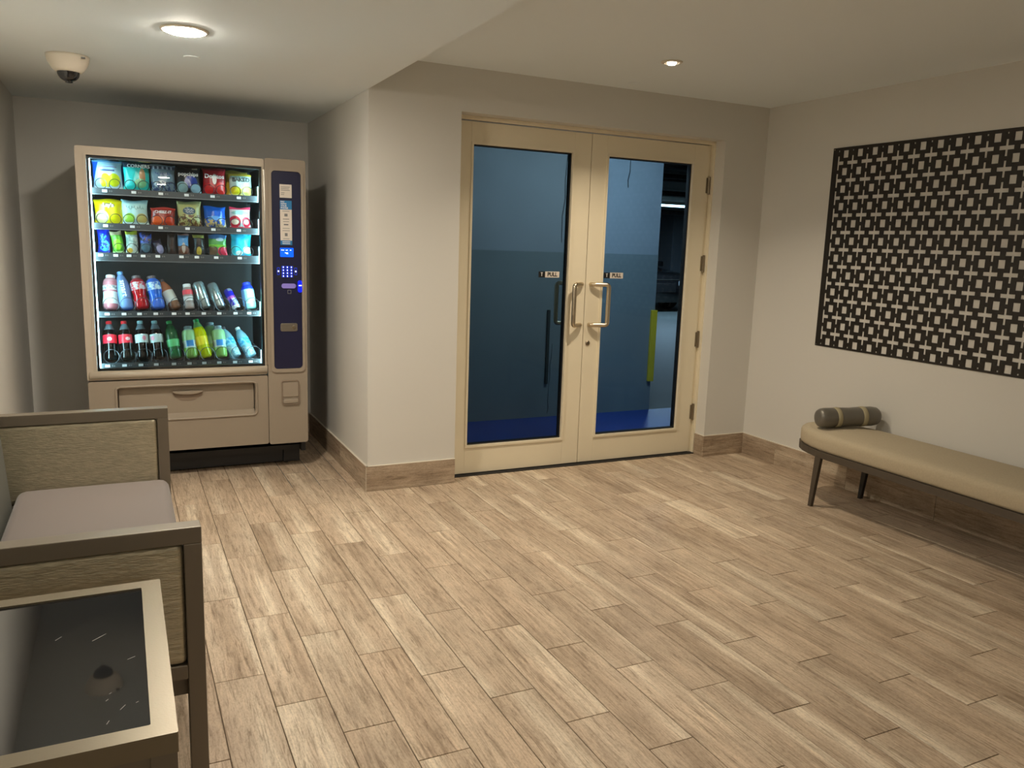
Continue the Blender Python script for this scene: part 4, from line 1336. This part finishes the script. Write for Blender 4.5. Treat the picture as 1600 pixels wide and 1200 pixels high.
def spot_lamp(x, y, lab, power):
    t = empty('recessed_spotlight', (x, y, ZH), lab, 'lamp', 'small spotlights in the higher ceiling')
    link('trim_ring', lathe_me([(.036, -.001), (.056, -.001), (.054, -.005), (.040, -.008), (.036, -.004)], 36, False), M['fix_white'], t, world=False, smooth=True)
    link('reflector', lathe_me([(.038, -.006), (.030, -.003), (.024, -.0012), (.002, -.0010)], 32, False), M['reflector'], t, world=False, smooth=True)
    link('bulb', lathe_me([(.024, -.003), (.024, -.010), (.018, -.015), (.003, -.017)], 24), M['lens'], t, world=False, smooth=True)
    light('recessed_spotlight_light', 'AREA', (x, y, ZH - .02), power, WARM2, .06, spread=rg(125))


disc_lamp(-.952, -.775, 'bright round lamp in the lower ceiling', P_DISC)
disc_lamp(-.30, -2.45, 'added out-of-view lamp brightening the floor beside the settee', P_DISC_FILL)  # added lamp out of view, lifts the near floor
disc_lamp(-.60, -7.2, 'round lamp in the lower ceiling behind the settee end', P_DISC_REAR)
disc_lamp(-.55, -9.0, 'round lamp in the lower ceiling near the rear wall', P_DISC_REAR)
spot_lamp(1.395, -.735, 'small recessed spotlight in front of the doors', P_SPOT)
spot_lamp(1.395, -6.2, 'small recessed spotlight farther from the doors', P_SPOT_REAR)

dc = empty('dome_camera', (-1.392, .045, ZL), 'white dome security camera on the lower ceiling', 'camera')
link('housing', lathe_me([(.090, -.0005), (.089, -.010), (.086, -.026), (.080, -.040), (.066, -.062), (.054, -.072), (.050, -.073)], 36), M['fix_white'], dc, world=False, smooth=True)
link('dome', lathe_me([(.050, -.070)] + [(.047 * math.cos(a), -.073 - .042 * math.sin(a)) for a in [i * PI / 2 / 7 for i in range(8)]][:-1] + [(.003, -.115)], 28), M['dome'], dc, world=False, smooth=True)
link('lens', lathe_me([(.016, -.100), (.016, -.118), (.004, -.120)], 16), M['dome'], dc, world=False, smooth=True)
box('vent_slot', -1.335, -1.318, -.045, -.030, ZL - .020, ZL - .014, M['greyprint'], dc)
for nm, x, y, z, r_, lab in (('cover_plate', 1.549, -.166, ZH, .036, 'flush round cover plate on the higher ceiling'), ('cover_plate', -.886, -.266, ZL, .036, 'flush round cover plate on the lower ceiling')):
    o = link(nm, lathe_me([(r_, -.0004), (r_, -.003), (r_ - .004, -.005), (.004, -.0055)], 28), M['ceil'], None)
    o.location = (x, y, z)
    tag(o, lab, 'cover plate')
for o in SC.objects:
    if '_base' in o:
        del o['_base']
